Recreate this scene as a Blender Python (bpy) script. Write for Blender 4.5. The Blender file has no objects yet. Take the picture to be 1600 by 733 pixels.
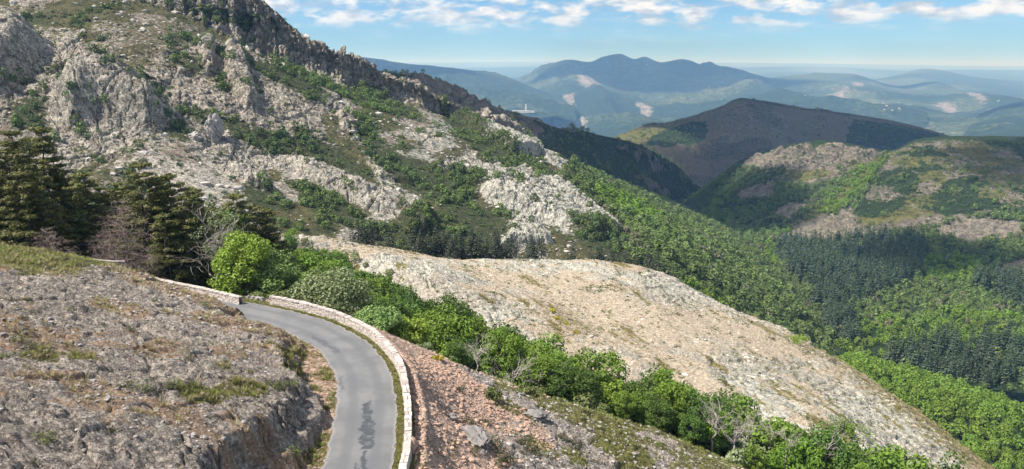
import bpy, math, random
import numpy as np
from mathutils import Vector
from mathutils.bvhtree import BVHTree

random.seed(7)
RNG = np.random.default_rng(7)
SC = bpy.context.scene
COL = SC.collection
R = math.radians

# ------------------------------------------------------------------ camera
CAM = np.array([0.0, 0.0, 24.0])
FPX, PITCH = 1142.0, R(12.9)
cd = bpy.data.cameras.new("camera")
cd.sensor_width = 36.0
cd.lens = 36.0 * FPX / 1600.0
cd.clip_start = 0.5
cd.clip_end = 120000.0
cam = bpy.data.objects.new("camera", cd)
COL.objects.link(cam)
cam.location = CAM
cam.rotation_euler = (math.pi / 2 - PITCH, 0, 0)
SC.camera = cam


def ray(px, py):
    x = (px - 800.0) / FPX
    y = (366.5 - py) / FPX
    return np.array([x, math.cos(PITCH) + y * math.sin(PITCH), -math.sin(PITCH) + y * math.cos(PITCH)])


def at(px, py, Y):
    d = ray(px, py)
    return CAM + d * (Y / d[1])


def atz(px, py, z):
    d = ray(px, py)
    return CAM + d * ((z - CAM[2]) / d[2])


# ------------------------------------------------------------------ numeric helpers
def h01(ix, iy, iz=0, seed=0):
    n = (ix.astype(np.int64) * 374761393 + iy.astype(np.int64) * 668265263
         + np.asarray(iz).astype(np.int64) * 2147483647 + seed * 1274126177) & 0xFFFFFFFF
    n = ((n ^ (n >> 13)) * 1274126177) & 0xFFFFFFFF
    n = n ^ (n >> 16)
    n = (n * 2246822519) & 0xFFFFFFFF
    n = n ^ (n >> 15)
    return (n & 0xFFFFFF) / float(0xFFFFFF)


def vnoise(x, y, seed=0):
    ix, iy = np.floor(x), np.floor(y)
    fx, fy = x - ix, y - iy
    u, v = fx * fx * fx * (fx * (fx * 6 - 15) + 10), fy * fy * fy * (fy * (fy * 6 - 15) + 10)
    a, b = h01(ix, iy, 0, seed), h01(ix + 1, iy, 0, seed)
    c, d = h01(ix, iy + 1, 0, seed), h01(ix + 1, iy + 1, 0, seed)
    return (a * (1 - u) + b * u) * (1 - v) + (c * (1 - u) + d * u) * v - 0.5


def fbm(x, y, oct=5, seed=0, gain=0.5):
    s, a, n = 0.0, 1.0, 0.0
    ca, sa = math.cos(0.6), math.sin(0.6)
    for i in range(oct):
        s = s + a * vnoise(x, y, seed + i * 17)
        n += a
        a *= gain
        x, y = (x * ca - y * sa) * 2.03 + 5.3, (x * sa + y * ca) * 2.03 - 2.1
    return s / n * 2.0


def ridged(x, y, oct=5, seed=0):
    s, a, n = 0.0, 1.0, 0.0
    for i in range(oct):
        s = s + a * (1 - np.abs(vnoise(x, y, seed + i * 13)) * 3.2)
        n += a
        a *= 0.5
        x, y = x * 2.07 + 3.1, y * 2.07 - 1.7
    return s / n


def voronoi(x, y, seed=0, jit=0.9):
    ix, iy = np.floor(x), np.floor(y)
    f1 = np.full(x.shape, 9.0)
    f2 = np.full(x.shape, 9.0)
    rid = np.zeros(x.shape)
    ox = np.zeros(x.shape)
    oy = np.zeros(x.shape)
    for i in (-1, 0, 1):
        for j in (-1, 0, 1):
            cx, cy = ix + i, iy + j
            dx = cx + 0.5 + (h01(cx, cy, 1, seed) - 0.5) * jit - x
            dy = cy + 0.5 + (h01(cx, cy, 2, seed) - 0.5) * jit - y
            d = dx * dx + dy * dy
            near = d < f1
            f2 = np.where(near, f1, np.minimum(f2, d))
            f1 = np.where(near, d, f1)
            rid = np.where(near, h01(cx, cy, 3, seed), rid)
            ox = np.where(near, -dx, ox)
            oy = np.where(near, -dy, oy)
    return np.sqrt(f1), np.sqrt(f2), rid, ox, oy


def sstep(a, b, x):
    t = np.clip((x - a) / (b - a), 0, 1)
    return t * t * (3 - 2 * t)


def blocks(s, t, scale, seed, crack=0.35, tilt=0.9, cw=0.16):
    """broken rock: tilted blocks with cracks between them, about -0.5..0.5"""
    ws = s / scale + 0.35 * fbm(s / scale * 0.9, t / scale * 0.9, 3, seed + 5)
    wt = t / scale + 0.35 * fbm(s / scale * 0.9 + 9, t / scale * 0.9, 3, seed + 6)
    f1, f2, rid, ox, oy = voronoi(ws, wt, seed)
    ta = rid * 39.7
    h = (rid - 0.5) * 0.7 + tilt * (np.cos(ta) * ox + np.sin(ta * 1.3) * oy) * 0.6
    h = h - crack * (1 - sstep(0.0, cw, f2 - f1))
    return h


def ledges(s, t, step, seed, warp=.9, jag=.45):
    """bedding: 0..1, jumps up along irregular lines of growing t, then falls away"""
    f1, f2, rid, _, _ = voronoi(s / step * .55 + 3, t / step * .8, seed)
    q = t / step + warp * fbm(s / step * .35, t / step * .35, 5, seed + 1) * 2 + jag * rid
    fr = q - np.floor(q)
    return (1 - fr) * sstep(0, .07, fr)


def catmull(P, n, axis=0):
    """resample control grid P along an axis to n points (Catmull-Rom)"""
    P = np.moveaxis(P, axis, 0)
    m = P.shape[0]
    t = np.linspace(0, m - 1, n)
    i = np.minimum(np.floor(t).astype(int), m - 2)
    f = (t - i).reshape((-1,) + (1,) * (P.ndim - 1))
    p1, p2 = P[i], P[i + 1]
    p0 = np.where((i == 0).reshape(f.shape), 2 * p1 - p2, P[np.maximum(i - 1, 0)])
    p3 = np.where((i == m - 2).reshape(f.shape), 2 * p2 - p1, P[np.minimum(i + 2, m - 1)])
    out = 0.5 * (2 * p1 + (p2 - p0) * f + (2 * p0 - 5 * p1 + 4 * p2 - p3) * f ** 2 + (3 * p1 - p0 - 3 * p2 + p3) * f ** 3)
    return np.moveaxis(out, 0, axis)


class TPS:
    def __init__(self, pts, smooth=0.0):
        p = np.array(pts, float)
        self.xy = p[:, :2]
        n = len(p)
        K = self.k(self.xy[:, None, :] - self.xy[None, :, :]) + np.eye(n) * smooth
        Q = np.hstack([np.ones((n, 1)), self.xy])
        A = np.block([[K, Q], [Q.T, np.zeros((3, 3))]])
        self.w = np.linalg.lstsq(A, np.concatenate([p[:, 2], np.zeros(3)]), rcond=None)[0]

    @staticmethod
    def k(d):
        r2 = (d ** 2).sum(-1)
        return np.sqrt(r2 + 4.0) ** 1.0 * -1.0 + 0.0 * r2

    def __call__(self, x, y):
        sh = x.shape
        x, y = x.ravel(), y.ravel()
        out = np.empty(x.shape)
        for a in range(0, len(x), 100000):
            q = np.stack([x[a:a + 100000], y[a:a + 100000]], 1)
            out[a:a + 100000] = self.k(q[:, None, :] - self.xy[None]) @ self.w[:-3] + self.w[-3] + q @ self.w[-2:]
        return out.reshape(sh)


def inpoly(x, y, poly):
    """points in polygon (numpy)"""
    poly = np.asarray(poly, float)
    ins = np.zeros(x.shape, bool)
    j = len(poly) - 1
    for i in range(len(poly)):
        xi, yi = poly[i, 0], poly[i, 1]
        xj, yj = poly[j, 0], poly[j, 1]
        c = ((yi > y) != (yj > y)) & (x < (xj - xi) * (y - yi) / (yj - yi + 1e-12) + xi)
        ins ^= c
        j = i
    return ins


def poly_line(P, x, y):
    """distance, signed side, arclength of points to polyline P (n,2); side>0 on the right of travel"""
    P = np.asarray(P, float)
    best = np.full(x.shape, 1e9)
    side = np.zeros(x.shape)
    arc = np.zeros(x.shape)
    acc = 0.0
    for a, b in zip(P[:-1], P[1:]):
        d = b - a
        L = math.hypot(*d)
        t = np.clip(((x - a[0]) * d[0] + (y - a[1]) * d[1]) / (L * L), 0, 1)
        qx, qy = a[0] + t * d[0], a[1] + t * d[1]
        ds = (x - qx) ** 2 + (y - qy) ** 2
        m = ds < best
        best = np.where(m, ds, best)
        side = np.where(m, np.sign(d[1] * (x - a[0]) - d[0] * (y - a[1])), side)
        arc = np.where(m, acc + t * L, arc)
        acc += L
    return np.sqrt(best), side, arc


# ------------------------------------------------------------------ mesh helpers
def raw_mesh(name, V, F, mat, parent=None, smooth=False, attrs=None):
    """V (n,3); F (m,4) or (m,3) int array -> one mesh object"""
    V = np.asarray(V, np.float32)
    F = np.asarray(F, np.int32)
    k = F.shape[1]
    me = bpy.data.meshes.new(name)
    me.vertices.add(len(V))
    me.vertices.foreach_set("co", V.ravel())
    me.loops.add(F.size)
    me.loops.foreach_set("vertex_index", F.ravel())
    me.polygons.add(len(F))
    me.polygons.foreach_set("loop_start", np.arange(0, F.size, k, dtype=np.int32))
    me.polygons.foreach_set("loop_total", np.full(len(F), k, np.int32))
    me.polygons.foreach_set("use_smooth", np.full(len(F), smooth, bool))
    me.update(calc_edges=True)
    for an, arr in (attrs or {}).items():
        arr = np.asarray(arr, np.float32)
        if arr.ndim == 1:
            at_ = me.attributes.new(an, 'FLOAT', 'POINT')
            at_.data.foreach_set("value", arr)
        else:
            at_ = me.attributes.new(an, 'FLOAT_COLOR', 'POINT')
            at_.data.foreach_set("color", arr.ravel())
    me.materials.append(mat)
    o = bpy.data.objects.new(name, me)
    COL.objects.link(o)
    if parent is not None:
        o.parent = parent
    return o


def grid_faces(nu, nv):
    i = np.arange(nu * nv).reshape(nu, nv)
    return np.stack([i[:-1, :-1], i[1:, :-1], i[1:, 1:], i[:-1, 1:]], -1).reshape(-1, 4)


def tag(o, label=None, cat=None, group=None, kind=None):
    if label:
        o["label"] = label
    if cat:
        o["category"] = cat
    if group:
        o["group"] = group
    if kind:
        o["kind"] = kind
    return o


def empty(name, loc=(0, 0, 0), rz=0.0, s=1.0):
    o = bpy.data.objects.new(name, None)
    COL.objects.link(o)
    o.location = loc
    o.rotation_euler = (0, 0, rz)
    o.scale = (s, s, s)
    return o


def copy_tree(o, parent=None):
    c = o.copy()
    COL.objects.link(c)
    if parent is not None:
        c.parent = parent
    for ch in [k for k in bpy.data.objects[:] if k.parent == o] if False else list(KIDS.get(o.name, [])):
        k = copy_tree(ch, c)
        KIDS.setdefault(c.name, []).append(k)
    return c


KIDS = {}


def kid(parent, o):
    KIDS.setdefault(parent.name, []).append(o)
    return o


def normals(P):
    du = np.gradient(P, axis=0)
    dv = np.gradient(P, axis=1)
    n = np.cross(du, dv)
    n /= np.linalg.norm(n, axis=-1, keepdims=True) + 1e-9
    n[n[..., 2] < -0.2] *= -1
    if n[..., 2].mean() < 0:
        n *= -1
    return n


class Sheet:
    """a landform: base grid for ray casts, final grid for placing things"""

    def __init__(self, P):
        self.P = P
        st = max(1, P.shape[0] // 220), max(1, P.shape[1] // 220)
        q = P[::st[0], ::st[1]]
        self.q = q
        self.bvh = BVHTree.FromPolygons([Vector(v) for v in q.reshape(-1, 3)],
                                        [tuple(map(int, f)) for f in grid_faces(*q.shape[:2])])

    def hit(self, px, py):
        h = self.bvh.ray_cast(Vector(CAM), Vector(ray(px, py)).normalized())
        return None if h[0] is None else np.array(h[0])

    def drop(self, x, y):
        h = self.bvh.ray_cast(Vector((x, y, 5000)), Vector((0, 0, -1)))
        return None if h[0] is None else np.array(h[0])

    def patch(self, poly):
        """picture outline -> plan outline on this landform"""
        out = []
        n = len(poly)
        for i in range(n):
            a, b = poly[i], poly[(i + 1) % n]
            for k in range(3):
                f = k / 3
                h = self.hit(a[0] + (b[0] - a[0]) * f, a[1] + (b[1] - a[1]) * f)
                if h is not None:
                    out.append(h[:2])
        return np.array(out) if len(out) > 2 else None

    def mask(self, polys, x, y, wob=0.0, scale=20.0, seed=0):
        m = np.zeros(x.shape)
        if wob:
            x, y = x + wob * fbm(x / scale, y / scale, 4, seed), y + wob * fbm(x / scale + 31, y / scale, 4, seed + 3)
        for p in polys:
            w = self.patch(p)
            if w is not None:
                m = np.maximum(m, inpoly(x, y, w).astype(float))
        return m

    def scatter(self, n, rng):
        """n points spread evenly over the surface"""
        q = self.q
        a, b, c, d = q[:-1, :-1], q[1:, :-1], q[1:, 1:], q[:-1, 1:]
        ar = np.linalg.norm(np.cross(c - a, d - b), axis=-1).ravel()
        ar = np.cumsum(ar)
        k = np.searchsorted(ar, rng.random(n) * ar[-1])
        k = np.minimum(k, len(ar) - 1)
        self.u = (k // (q.shape[1] - 1) + .5) / (q.shape[0] - 1)
        self.v = (k % (q.shape[1] - 1) + .5) / (q.shape[1] - 1)
        u, v = rng.random(n)[:, None], rng.random(n)[:, None]
        A, B, C, D = [z.reshape(-1, 3)[k] for z in (a, b, c, d)]
        return (A * (1 - u) + B * u) * (1 - v) + (D * (1 - u) + C * u) * v


def vscatter(P, n, rng):
    """indices of n grid points of a landform, evenly by area"""
    a = np.linalg.norm(np.cross(np.gradient(P, axis=0), np.gradient(P, axis=1)), axis=-1).ravel()
    c = np.cumsum(a)
    k = np.minimum(np.searchsorted(c, rng.random(n) * c[-1]), len(c) - 1)
    return np.unravel_index(k, P.shape[:2])


# ------------------------------------------------------------------ materials
class NT:
    def __init__(self, m):
        m.use_nodes = True
        self.t = m.node_tree
        self.t.nodes.clear()

    def n(self, typ, inputs=None, **kw):
        nd = self.t.nodes.new(typ)
        for k, v in kw.items():
            setattr(nd, k, v)
        for k, v in (inputs or {}).items():
            s = nd.inputs[k]
            if isinstance(v, bpy.types.NodeSocket):
                self.t.links.new(v, s)
            else:
                s.default_value = v
        return nd

    def mix(self, f, a, b, blend='MIX'):
        nd = self.n('ShaderNodeMix', data_type='RGBA', blend_type=blend)
        for s, v in ((nd.inputs[0], f), (nd.inputs[6], a), (nd.inputs[7], b)):
            if isinstance(v, bpy.types.NodeSocket):
                self.t.links.new(v, s)
            else:
                s.default_value = v if not isinstance(v, tuple) or len(v) == 4 else (*v, 1)
        return nd.outputs[2]

    def math(self, op, a, b=0.0, c=0.0, clamp=False):
        nd = self.n('ShaderNodeMath', operation=op, use_clamp=clamp)
        for i, v in enumerate((a, b, c)):
            if isinstance(v, bpy.types.NodeSocket):
                self.t.links.new(v, nd.inputs[i])
            else:
                nd.inputs[i].default_value = v
        return nd.outputs[0]

    def ramp(self, v, lo, hi):
        return self.n('ShaderNodeMapRange', {0: v, 1: lo, 2: hi, 3: 0.0, 4: 1.0}, interpolation_type='SMOOTHSTEP').outputs[0]

    def noise(self, vec, scale, detail=4.0, rough=0.55, dist=0.0):
        return self.n('ShaderNodeTexNoise', {'Vector': vec, 'Scale': scale, 'Detail': detail, 'Roughness': rough, 'Distortion': dist}).outputs[0]


def ground_mat(name, rock=(.36, .33, .30), rock2=(.22, .20, .19), soil=(.30, .20, .14), grass=(.11, .12, .04),
               scrub=(.035, .05, .02), unit=1.0, bump=0.6, crack=0.5, squash=(1, 1, 1), rot=0.0, scree=None):
    """rock with lichen, cracks, soil and low growth; the mesh attribute 'mask' says where (r grass, g scrub, b soil, a pale rock)"""
    m = bpy.data.materials.new(name)
    N = NT(m)
    geo = N.n('ShaderNodeNewGeometry')
    mp = N.n('ShaderNodeMapping', {'Vector': geo.outputs['Position'], 'Rotation': (0, 0, rot), 'Scale': squash})
    p = mp.outputs[0]
    at_ = N.n('ShaderNodeAttribute', attribute_name='mask')
    sep = N.n('ShaderNodeSeparateColor', {0: at_.outputs['Color']})
    g, s, b = sep.outputs[0], sep.outputs[1], sep.outputs[2]
    al = at_.outputs['Alpha']
    big = N.noise(p, 0.12 / unit, 5, 0.6)
    mid = N.noise(p, 0.7 / unit, 8, 0.65, 0.4)
    fine = N.noise(p, 4.0 / unit, 6, 0.7)
    c = N.mix(N.ramp(mid, 0.40, 0.60), rock2, rock)
    c = N.mix(N.math('MULTIPLY', N.ramp(big, 0.4, 0.65), 0.35), c, tuple(0.6 * k for k in rock2))
    c = N.mix(N.math('MULTIPLY', N.ramp(fine, 0.51, 0.64), 0.6), c, tuple(min(.62, 1.35 * k) for k in rock))
    c = N.mix(N.math('MULTIPLY', N.ramp(fine, 0.49, 0.36), 0.65), c, tuple(0.42 * k for k in rock2))
    c = N.mix(N.math('MULTIPLY', al, 0.6), c, tuple(min(.62, 1.3 * k) for k in rock))
    k1 = N.math('ABSOLUTE', N.math('SUBTRACT', N.noise(p, 0.55 / unit, 7, 0.62, 0.6), 0.5))
    k2 = N.math('ABSOLUTE', N.math('SUBTRACT', N.noise(p, 1.5 / unit, 6, 0.6, 0.9), 0.5))
    ck = N.math('MAXIMUM', N.ramp(k1, 0.014, 0.0), N.math('MULTIPLY', N.ramp(k2, 0.016, 0.0), 0.8))
    c = N.mix(N.math('MULTIPLY', ck, crack), c, (.06, .055, .05))  # dirt-dark cracks, deepened to paint in the shadow inside them
    # soil, grass, scrub: the plan masks broken up by noise
    def brk(mask, nz, w=0.30):
        return N.ramp(N.math('ADD', mask, N.math('ADD', N.math('MULTIPLY', N.math('SUBTRACT', nz, 0.5), 2.2), N.math('MULTIPLY', N.math('SUBTRACT', fine, 0.5), 0.8))), 0.5 - w / 2, 0.5 + w / 2)
    n2 = N.noise(p, 0.45 / unit, 7, 0.68)
    n3 = N.noise(p, 1.3 / unit, 6, 0.7)
    sc = N.mix(N.ramp(fine, 0.35, 0.65), tuple(0.6 * k for k in soil), tuple(1.25 * k for k in soil))
    sc = N.mix(N.math('MULTIPLY', N.ramp(n3, 0.52, 0.66), 0.7), sc, rock)
    c = N.mix(brk(b, n2), c, sc)
    if scree:
        sa = N.n('ShaderNodeAttribute', attribute_name='scree').outputs['Fac']
        v1 = N.n('ShaderNodeTexVoronoi', {'Vector': p, 'Scale': 1.6 / unit, 'Randomness': 1.0})
        v2 = N.n('ShaderNodeSeparateColor', {0: v1.outputs['Color']}).outputs[0]
        kc = N.mix(v2, tuple(.7 * k for k in scree), tuple(1.35 * k for k in scree))
        kc = N.mix(N.math('MULTIPLY', N.ramp(v1.outputs['Distance'], .35, .75), .6), kc, tuple(.35 * k for k in scree))
        kc = N.mix(N.math('MULTIPLY', N.ramp(n3, .5, .65), .5), kc, rock)
        c = N.mix(brk(sa, n2), c, kc)
    gc = N.mix(N.ramp(n2, 0.35, 0.65), tuple(0.55 * k for k in grass), grass)
    gc = N.mix(N.math('MULTIPLY', N.ramp(fine, 0.5, 0.68), 0.6), gc, (grass[0] * 1.7, grass[1] * 1.35, grass[2] * 1.5))
    c = N.mix(brk(g, n3), c, gc)
    uc = N.mix(N.ramp(fine, 0.4, 0.65), tuple(0.6 * k for k in scrub), tuple(1.5 * k for k in scrub))
    c = N.mix(brk(s, n3), c, uc)
    hgt = N.math('ADD', N.math('MULTIPLY', mid, 0.5), N.math('ADD', N.math('MULTIPLY', fine, 0.22), N.math('MULTIPLY', ck, -0.25)))
    bp = N.n('ShaderNodeBump', {'Strength': bump, 'Distance': 1.2 * unit, 'Height': hgt})
    bs = N.n('ShaderNodeBsdfPrincipled', {'Base Color': c, 'Roughness': 0.93, 'Normal': bp.outputs[0], 'Specular IOR Level': 0.15})
    N.n('ShaderNodeOutputMaterial', {0: bs.outputs[0]})
    return m


def leaf_mat(name, a, b, trans=0.3, var=0.25):
    m = bpy.data.materials.new(name)
    N = NT(m)
    oi = N.n('ShaderNodeObjectInfo').outputs['Random']
    tn = N.n('ShaderNodeAttribute', attribute_name='tint')
    geo = N.n('ShaderNodeNewGeometry')
    has = N.math('GREATER_THAN', tn.outputs['Fac'], 0.0005)
    r = N.math('ADD', N.math('MULTIPLY', has, tn.outputs['Fac']), N.math('MULTIPLY', N.math('SUBTRACT', 1.0, has), oi))
    rl = geo.outputs['Random Per Island']
    c = N.mix(r, a, b)
    c = N.mix(N.math('MULTIPLY', rl, 0.6), c, tuple(min(1, k * 1.6) for k in b))
    hs = N.n('ShaderNodeHueSaturation', {'Color': c, 'Hue': N.math('ADD', 0.5, N.math('MULTIPLY', N.math('SUBTRACT', r, 0.5), 0.03)),
                                         'Value': N.math('ADD', 1 - var / 2, N.math('MULTIPLY', rl, var))})
    d = N.n('ShaderNodeBsdfPrincipled', {'Base Color': hs.outputs[0], 'Roughness': 0.55, 'Specular IOR Level': 0.25})
    t = N.n('ShaderNodeBsdfTranslucent', {'Color': hs.outputs[0]})
    x = N.n('ShaderNodeMixShader', {0: trans, 1: d.outputs[0], 2: t.outputs[0]})
    N.n('ShaderNodeOutputMaterial', {0: x.outputs[0]})
    return m


def plain_mat(name, a, b, scale=3.0, rough=0.9, bump=0.3, stretch=(1, 1, 1)):
    m = bpy.data.materials.new(name)
    N = NT(m)
    tc = N.n('ShaderNodeTexCoord')
    mp = N.n('ShaderNodeMapping', {'Vector': tc.outputs['Object'], 'Scale': stretch})
    nz = N.noise(mp.outputs[0], scale, 6, 0.65)
    c = N.mix(N.ramp(nz, 0.35, 0.65), a, b)
    bp = N.n('ShaderNodeBump', {'Strength': bump, 'Distance': 0.05, 'Height': nz})
    bs = N.n('ShaderNodeBsdfPrincipled', {'Base Color': c, 'Roughness': rough, 'Normal': bp.outputs[0], 'Specular IOR Level': 0.2})
    N.n('ShaderNodeOutputMaterial', {0: bs.outputs[0]})
    return m
# ------------------------------------------------------------------ ground materials
M = {}
M['mound'] = ground_mat('lichen_rock', rock=(.415, .36, .30), rock2=(.165, .138, .122), soil=(.29, .205, .14), grass=(.16, .15, .055), scrub=(.05, .065, .02), unit=0.42, bump=0.8, crack=0.95, scree=(.57, .40, .305))
M['slab'] = ground_mat('pale_slab_rock', rock=(.60, .515, .405), rock2=(.40, .335, .255), soil=(.545, .445, .325), grass=(.25, .215, .075), scrub=(.075, .085, .02), unit=1.5, bump=0.7, crack=0.5, rot=0.5, squash=(1.0, 1.6, 1.0))
M['mountain'] = ground_mat('mountain_rock', rock=(.58, .50, .405), rock2=(.27, .225, .18), soil=(.25, .205, .155), grass=(.125, .12, .055), scrub=(.07, .08, .036), unit=2.2, bump=0.9, crack=0.85)
M['hill'] = ground_mat('heath_hill', rock=(.27, .235, .18), rock2=(.14, .122, .10), soil=(.17, .14, .105), grass=(.15, .15, .05), scrub=(.03, .05, .018), unit=5.0, bump=0.8, crack=0.4)
M['far'] = ground_mat('far_hills', rock=(.36, .32, .285), rock2=(.24, .21, .185), soil=(.17, .16, .10), grass=(.10, .14, .05), scrub=(.03, .055, .025), unit=40.0, bump=0.8, crack=0.1)

SHEETS = {}


def blur(m, k):
    for _ in range(2):
        for ax in (0, 1):
            c = np.cumsum(np.concatenate([np.repeat(np.take(m, [0], ax), k + 1, ax), m, np.repeat(np.take(m, [-1], ax), k, ax)], ax), ax)
            n = m.shape[ax]
            m = (np.take(c, np.arange(2 * k + 1, 2 * k + 1 + n), ax) - np.take(c, np.arange(n), ax)) / (2 * k + 1)
    return m


def land(name, P, mat, mask, kind='structure'):
    nu, nv = P.shape[:2]
    o = raw_mesh(name, P.reshape(-1, 3), grid_faces(nu, nv), mat, smooth=True, attrs={'mask': mask.reshape(-1, 4)})
    tag(o, kind=kind)
    return o


def rows(rr):
    """rows of (px,py,Y) -> control grid (cols, rows, 3)"""
    return np.array([[at(*p) for p in r] for r in rr]).transpose(1, 0, 2)


def behind(G, steps):
    """extra rows past the crest (last row), outward and down"""
    out = [G]
    last = G[:, -1]
    d = last[:, :2] - CAM[:2]
    d /= np.linalg.norm(d, axis=1, keepdims=True)
    for dist, dz in steps:
        q = last.copy()
        q[:, :2] += d * dist
        q[:, 2] += dz
        out.append(q[:, None])
    return np.concatenate(out, 1)


# ------------------------------------------------------------------ A: road bench, mound and scree
RE = [(-6.6, 14), (-6.9, 22), (-7.2, 31)]
RE += [tuple(atz(px, py, 0.0)[:2]) for px, py in ((612, 733), (617, 700), (619, 650), (614, 600), (606, 575), (588, 550), (567, 530), (530, 510), (505, 500), (470, 490), (440, 483), (410, 477))]
RE += [(-28.6, 73.2), (-38, 76.0), (-52, 81), (-70, 89), (-95, 104)]
RE = catmull(np.array(RE), 160)          # right edge of the road, towards the distance
tan_ = np.gradient(RE, axis=0)
tan_ /= np.linalg.norm(tan_, axis=1, keepdims=True)
NRM = np.stack([tan_[:, 1], -tan_[:, 0]], 1)   # to the right of travel
ROADW = 4.3


def off(d):
    return RE + NRM * d


left_pts = [atz(*p) for p in ((0, 390, 7), (-150, 395, 8.5), (130, 407, 6), (200, 425, 4.6), (250, 441, 3.2), (320, 461, 2.0), (350, 472, 1.5), (372, 484, 1.0), (0, 500, 8), (0, 600, 8.6), (0, 733, 9), (-100, 733, 10), (120, 500, 6.8), (120, 600, 7.2), (120, 733, 7.6), (250, 500, 5), (250, 600, 5.6), (250, 733, 6), (350, 520, 3.2), (350, 600, 4.3), (350, 700, 4.6), (420, 530, 2.4), (420, 575, 3.4), (450, 555, 2.7), (482, 585, 2.8), (497, 604, 2.3), (400, 650, 3.6), (425, 700, 3.0), (440, 733, 2.6), (330, 800, 5), (100, 850, 9), (452, 532, 1.9), (425, 512, 1.3), (400, 497, 1.0))]
left_pts += [(-36, 78.5, .6), (-45, 81, 1.6), (-60, 86, 2.6), (-75, 90, 3.5), (-100, 95, 5)]
TL = TPS(left_pts)
right_pts = [(*p, -.25) for p in off(1.9)[::8]] + [(*p, -.1) for p in off(-5)[::20]]
right_pts += [atz(*p) for p in ((700, 733, -2.2), (850, 733, -6.2), (700, 650, -3.4), (800, 660, -6.8), (900, 700, -9.4), (1000, 733, -12), (640, 557, -2.0), (700, 580, -4.2), (800, 608, -8), (900, 640, -10.7), (1000, 672, -13), (1080, 700, -15), (1150, 733, -16.6), (1300, 800, -20), (1100, 860, -14), (800, 860, -6), (900, 990, -8), (700, 990, -2))]
right_pts += [(-45, 100, -9), (-38, 88, -5), (-25, 106, -16), (-24, 84, -7), (-8, 84, -12.5), (-5, 100, -22), (3, 80, -14), (8, 97, -26), (13, 80, -17.5), (22, 94, -30), (24, 80, -21.5), (38, 90, -34), (35, 74, -25), (60, 84, -40), (90, 75, -50), (60, 60, -30),
              (-80, 112, 0), (-60, 125, -8), (-50, 150, -15), (-90, 160, -14), (-120, 120, 6), (-60, 100, -1), (10, 130, -34), (60, 120, -48), (-30, 140, -22)]
TR = TPS(right_pts)


def axis(parts):
    out = [np.arange(a, b, s) for a, b, s in parts]
    return np.concatenate(out)


ax_ = axis(((-130, -56, 1.2), (-56, -40, .16), (-40, 16, .085), (16, 32, .14), (32, 100, 1.0)))
ay_ = axis(((12, 24, .5), (24, 50, .07), (50, 72, .1), (72, 88, .17), (88, 150, .8)))
gx, gy = np.meshgrid(ax_, ay_, indexing='ij')
dist, side, arc = poly_line(RE, gx, gy)
sd = dist * side                                       # + = right of the road's right edge
left = -sd - ROADW                                      # metres left of the left edge
zl, zr = TL(gx, gy), TR(gx, gy)
wob = fbm(gx / 3.1, gy / 3.1, 4, 3)
wob2 = fbm(gx / 1.2, gy / 1.2, 4, 4)
verge = 1.5 + 0.9 * np.sin(arc * .31 + 1.0) + 0.6 * wob
verge = np.where(arc > 62, 0.25 + .15 * wob, verge)
face = np.where(arc > 62, .6 + .2 * wob, 1.2 + 0.7 * wob + 0.4 * wob2)
jag = np.where(arc > 62, .1, 1.0) * (.9 * blocks(gx, gy, 2.4, 71, .1) + .45 * blocks(gx, gy, .9, 72, .1))
fr_ = left - verge + jag
tl = .5 * sstep(0, .55, fr_) + .5 * sstep(1.0, 1.9, fr_ + .5 * wob + .6 * blocks(gx, gy, 1.6, 73, .1))
tl = np.where(arc > 62, sstep(0, 1, (left - verge) / .7), tl)
zmound = np.maximum(zl, .05)
# ledges: the cut side of the mound is broken in steps
st = np.clip((left - verge) / 5.0, 0, 1)
rk = sstep(0.4, 1.6, left - verge + .4 * wob)
s1 = blocks(gx * .8 + gy * .5, gy * 1.15 - gx * .3, 3.4, 11, 1.1, .9, .05)
s2 = blocks(gx * .9 + gy * .3, gy * 1.5, 1.15, 12, .9, 1.0, .09)
s3 = blocks(gx, gy * 1.35, 0.5, 13, .6)
s4 = blocks(gx * .9, gy * 1.3, 0.25, 14, .5)
cover = sstep(-.05, .35, fbm(gx / 6.0, gy / 6.0, 5, 21) + .25 * fbm(gx / 1.4, gy / 1.4, 4, 22))   # thin soil in hollows
rough = (1 - .65 * cover)
ld1 = ledges(gx - .35 * gy, gy * .9 + gx * .35, 2.3, 301)
ld2 = ledges(gx - .3 * gy, gy * .9 + gx * .42, .8, 304)
lam = sstep(-.25, .25, fbm(gx / 5, gy / 5, 4, 306))
zm = zmound * tl + rk * (.30 * lam * ld1 + .06 * (1 - .5 * cover) * ld2)
zm = zm + rk * ((.25 + .30 * tl * (1 - sstep(2, 6, left))) * s1 + (.35 + .65 * rough) * (0.18 * s2 + 0.11 * s3 + .055 * s4) + 0.35 * fbm(gx / 4, gy / 4, 5, 9) + .05 * fbm(gx / .5, gy / .5, 4, 19))
zm = zm + (1 - rk) * (.05 * wob2 + .02 * s3)
scr = fbm(gx / 5, gy / 5, 5, 31)
b1 = blocks(gx, gy, 2.3, 41)
b2 = blocks(gx, gy, .6, 42)
b3 = blocks(gx, gy, .27, 43)
rockyR = sstep(-.1, .25, (.55 * fbm(gx / 6 + .4 * gy / 6, gy / 10, 5, 33) + .055 * (gx - .016 * (70 - gy) ** 2 * .5 + 1.5)))   # bedrock further right, scree by the wall
far_r = sstep(1.6, 3.0, sd)
zz = zr + far_r * (rockyR * (.55 * b1 + .22 * b2) + (1 - rockyR) * (.10 * b2 + .13 * b3) + .3 * scr)
zz = np.where(sd < 1.9, -.02 + .02 * wob2 * sstep(0, .3, sd), -.02 + (zz + .02) * sstep(1.9, 2.4, sd))
zroad = np.full(gx.shape, -.02)
z = np.where(left > 0, zm, np.where(sd > 0, zz, zroad))
z = np.where((left > 0) & (left < .25), -.02 + (z + .02) * left / .25, z)
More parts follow.
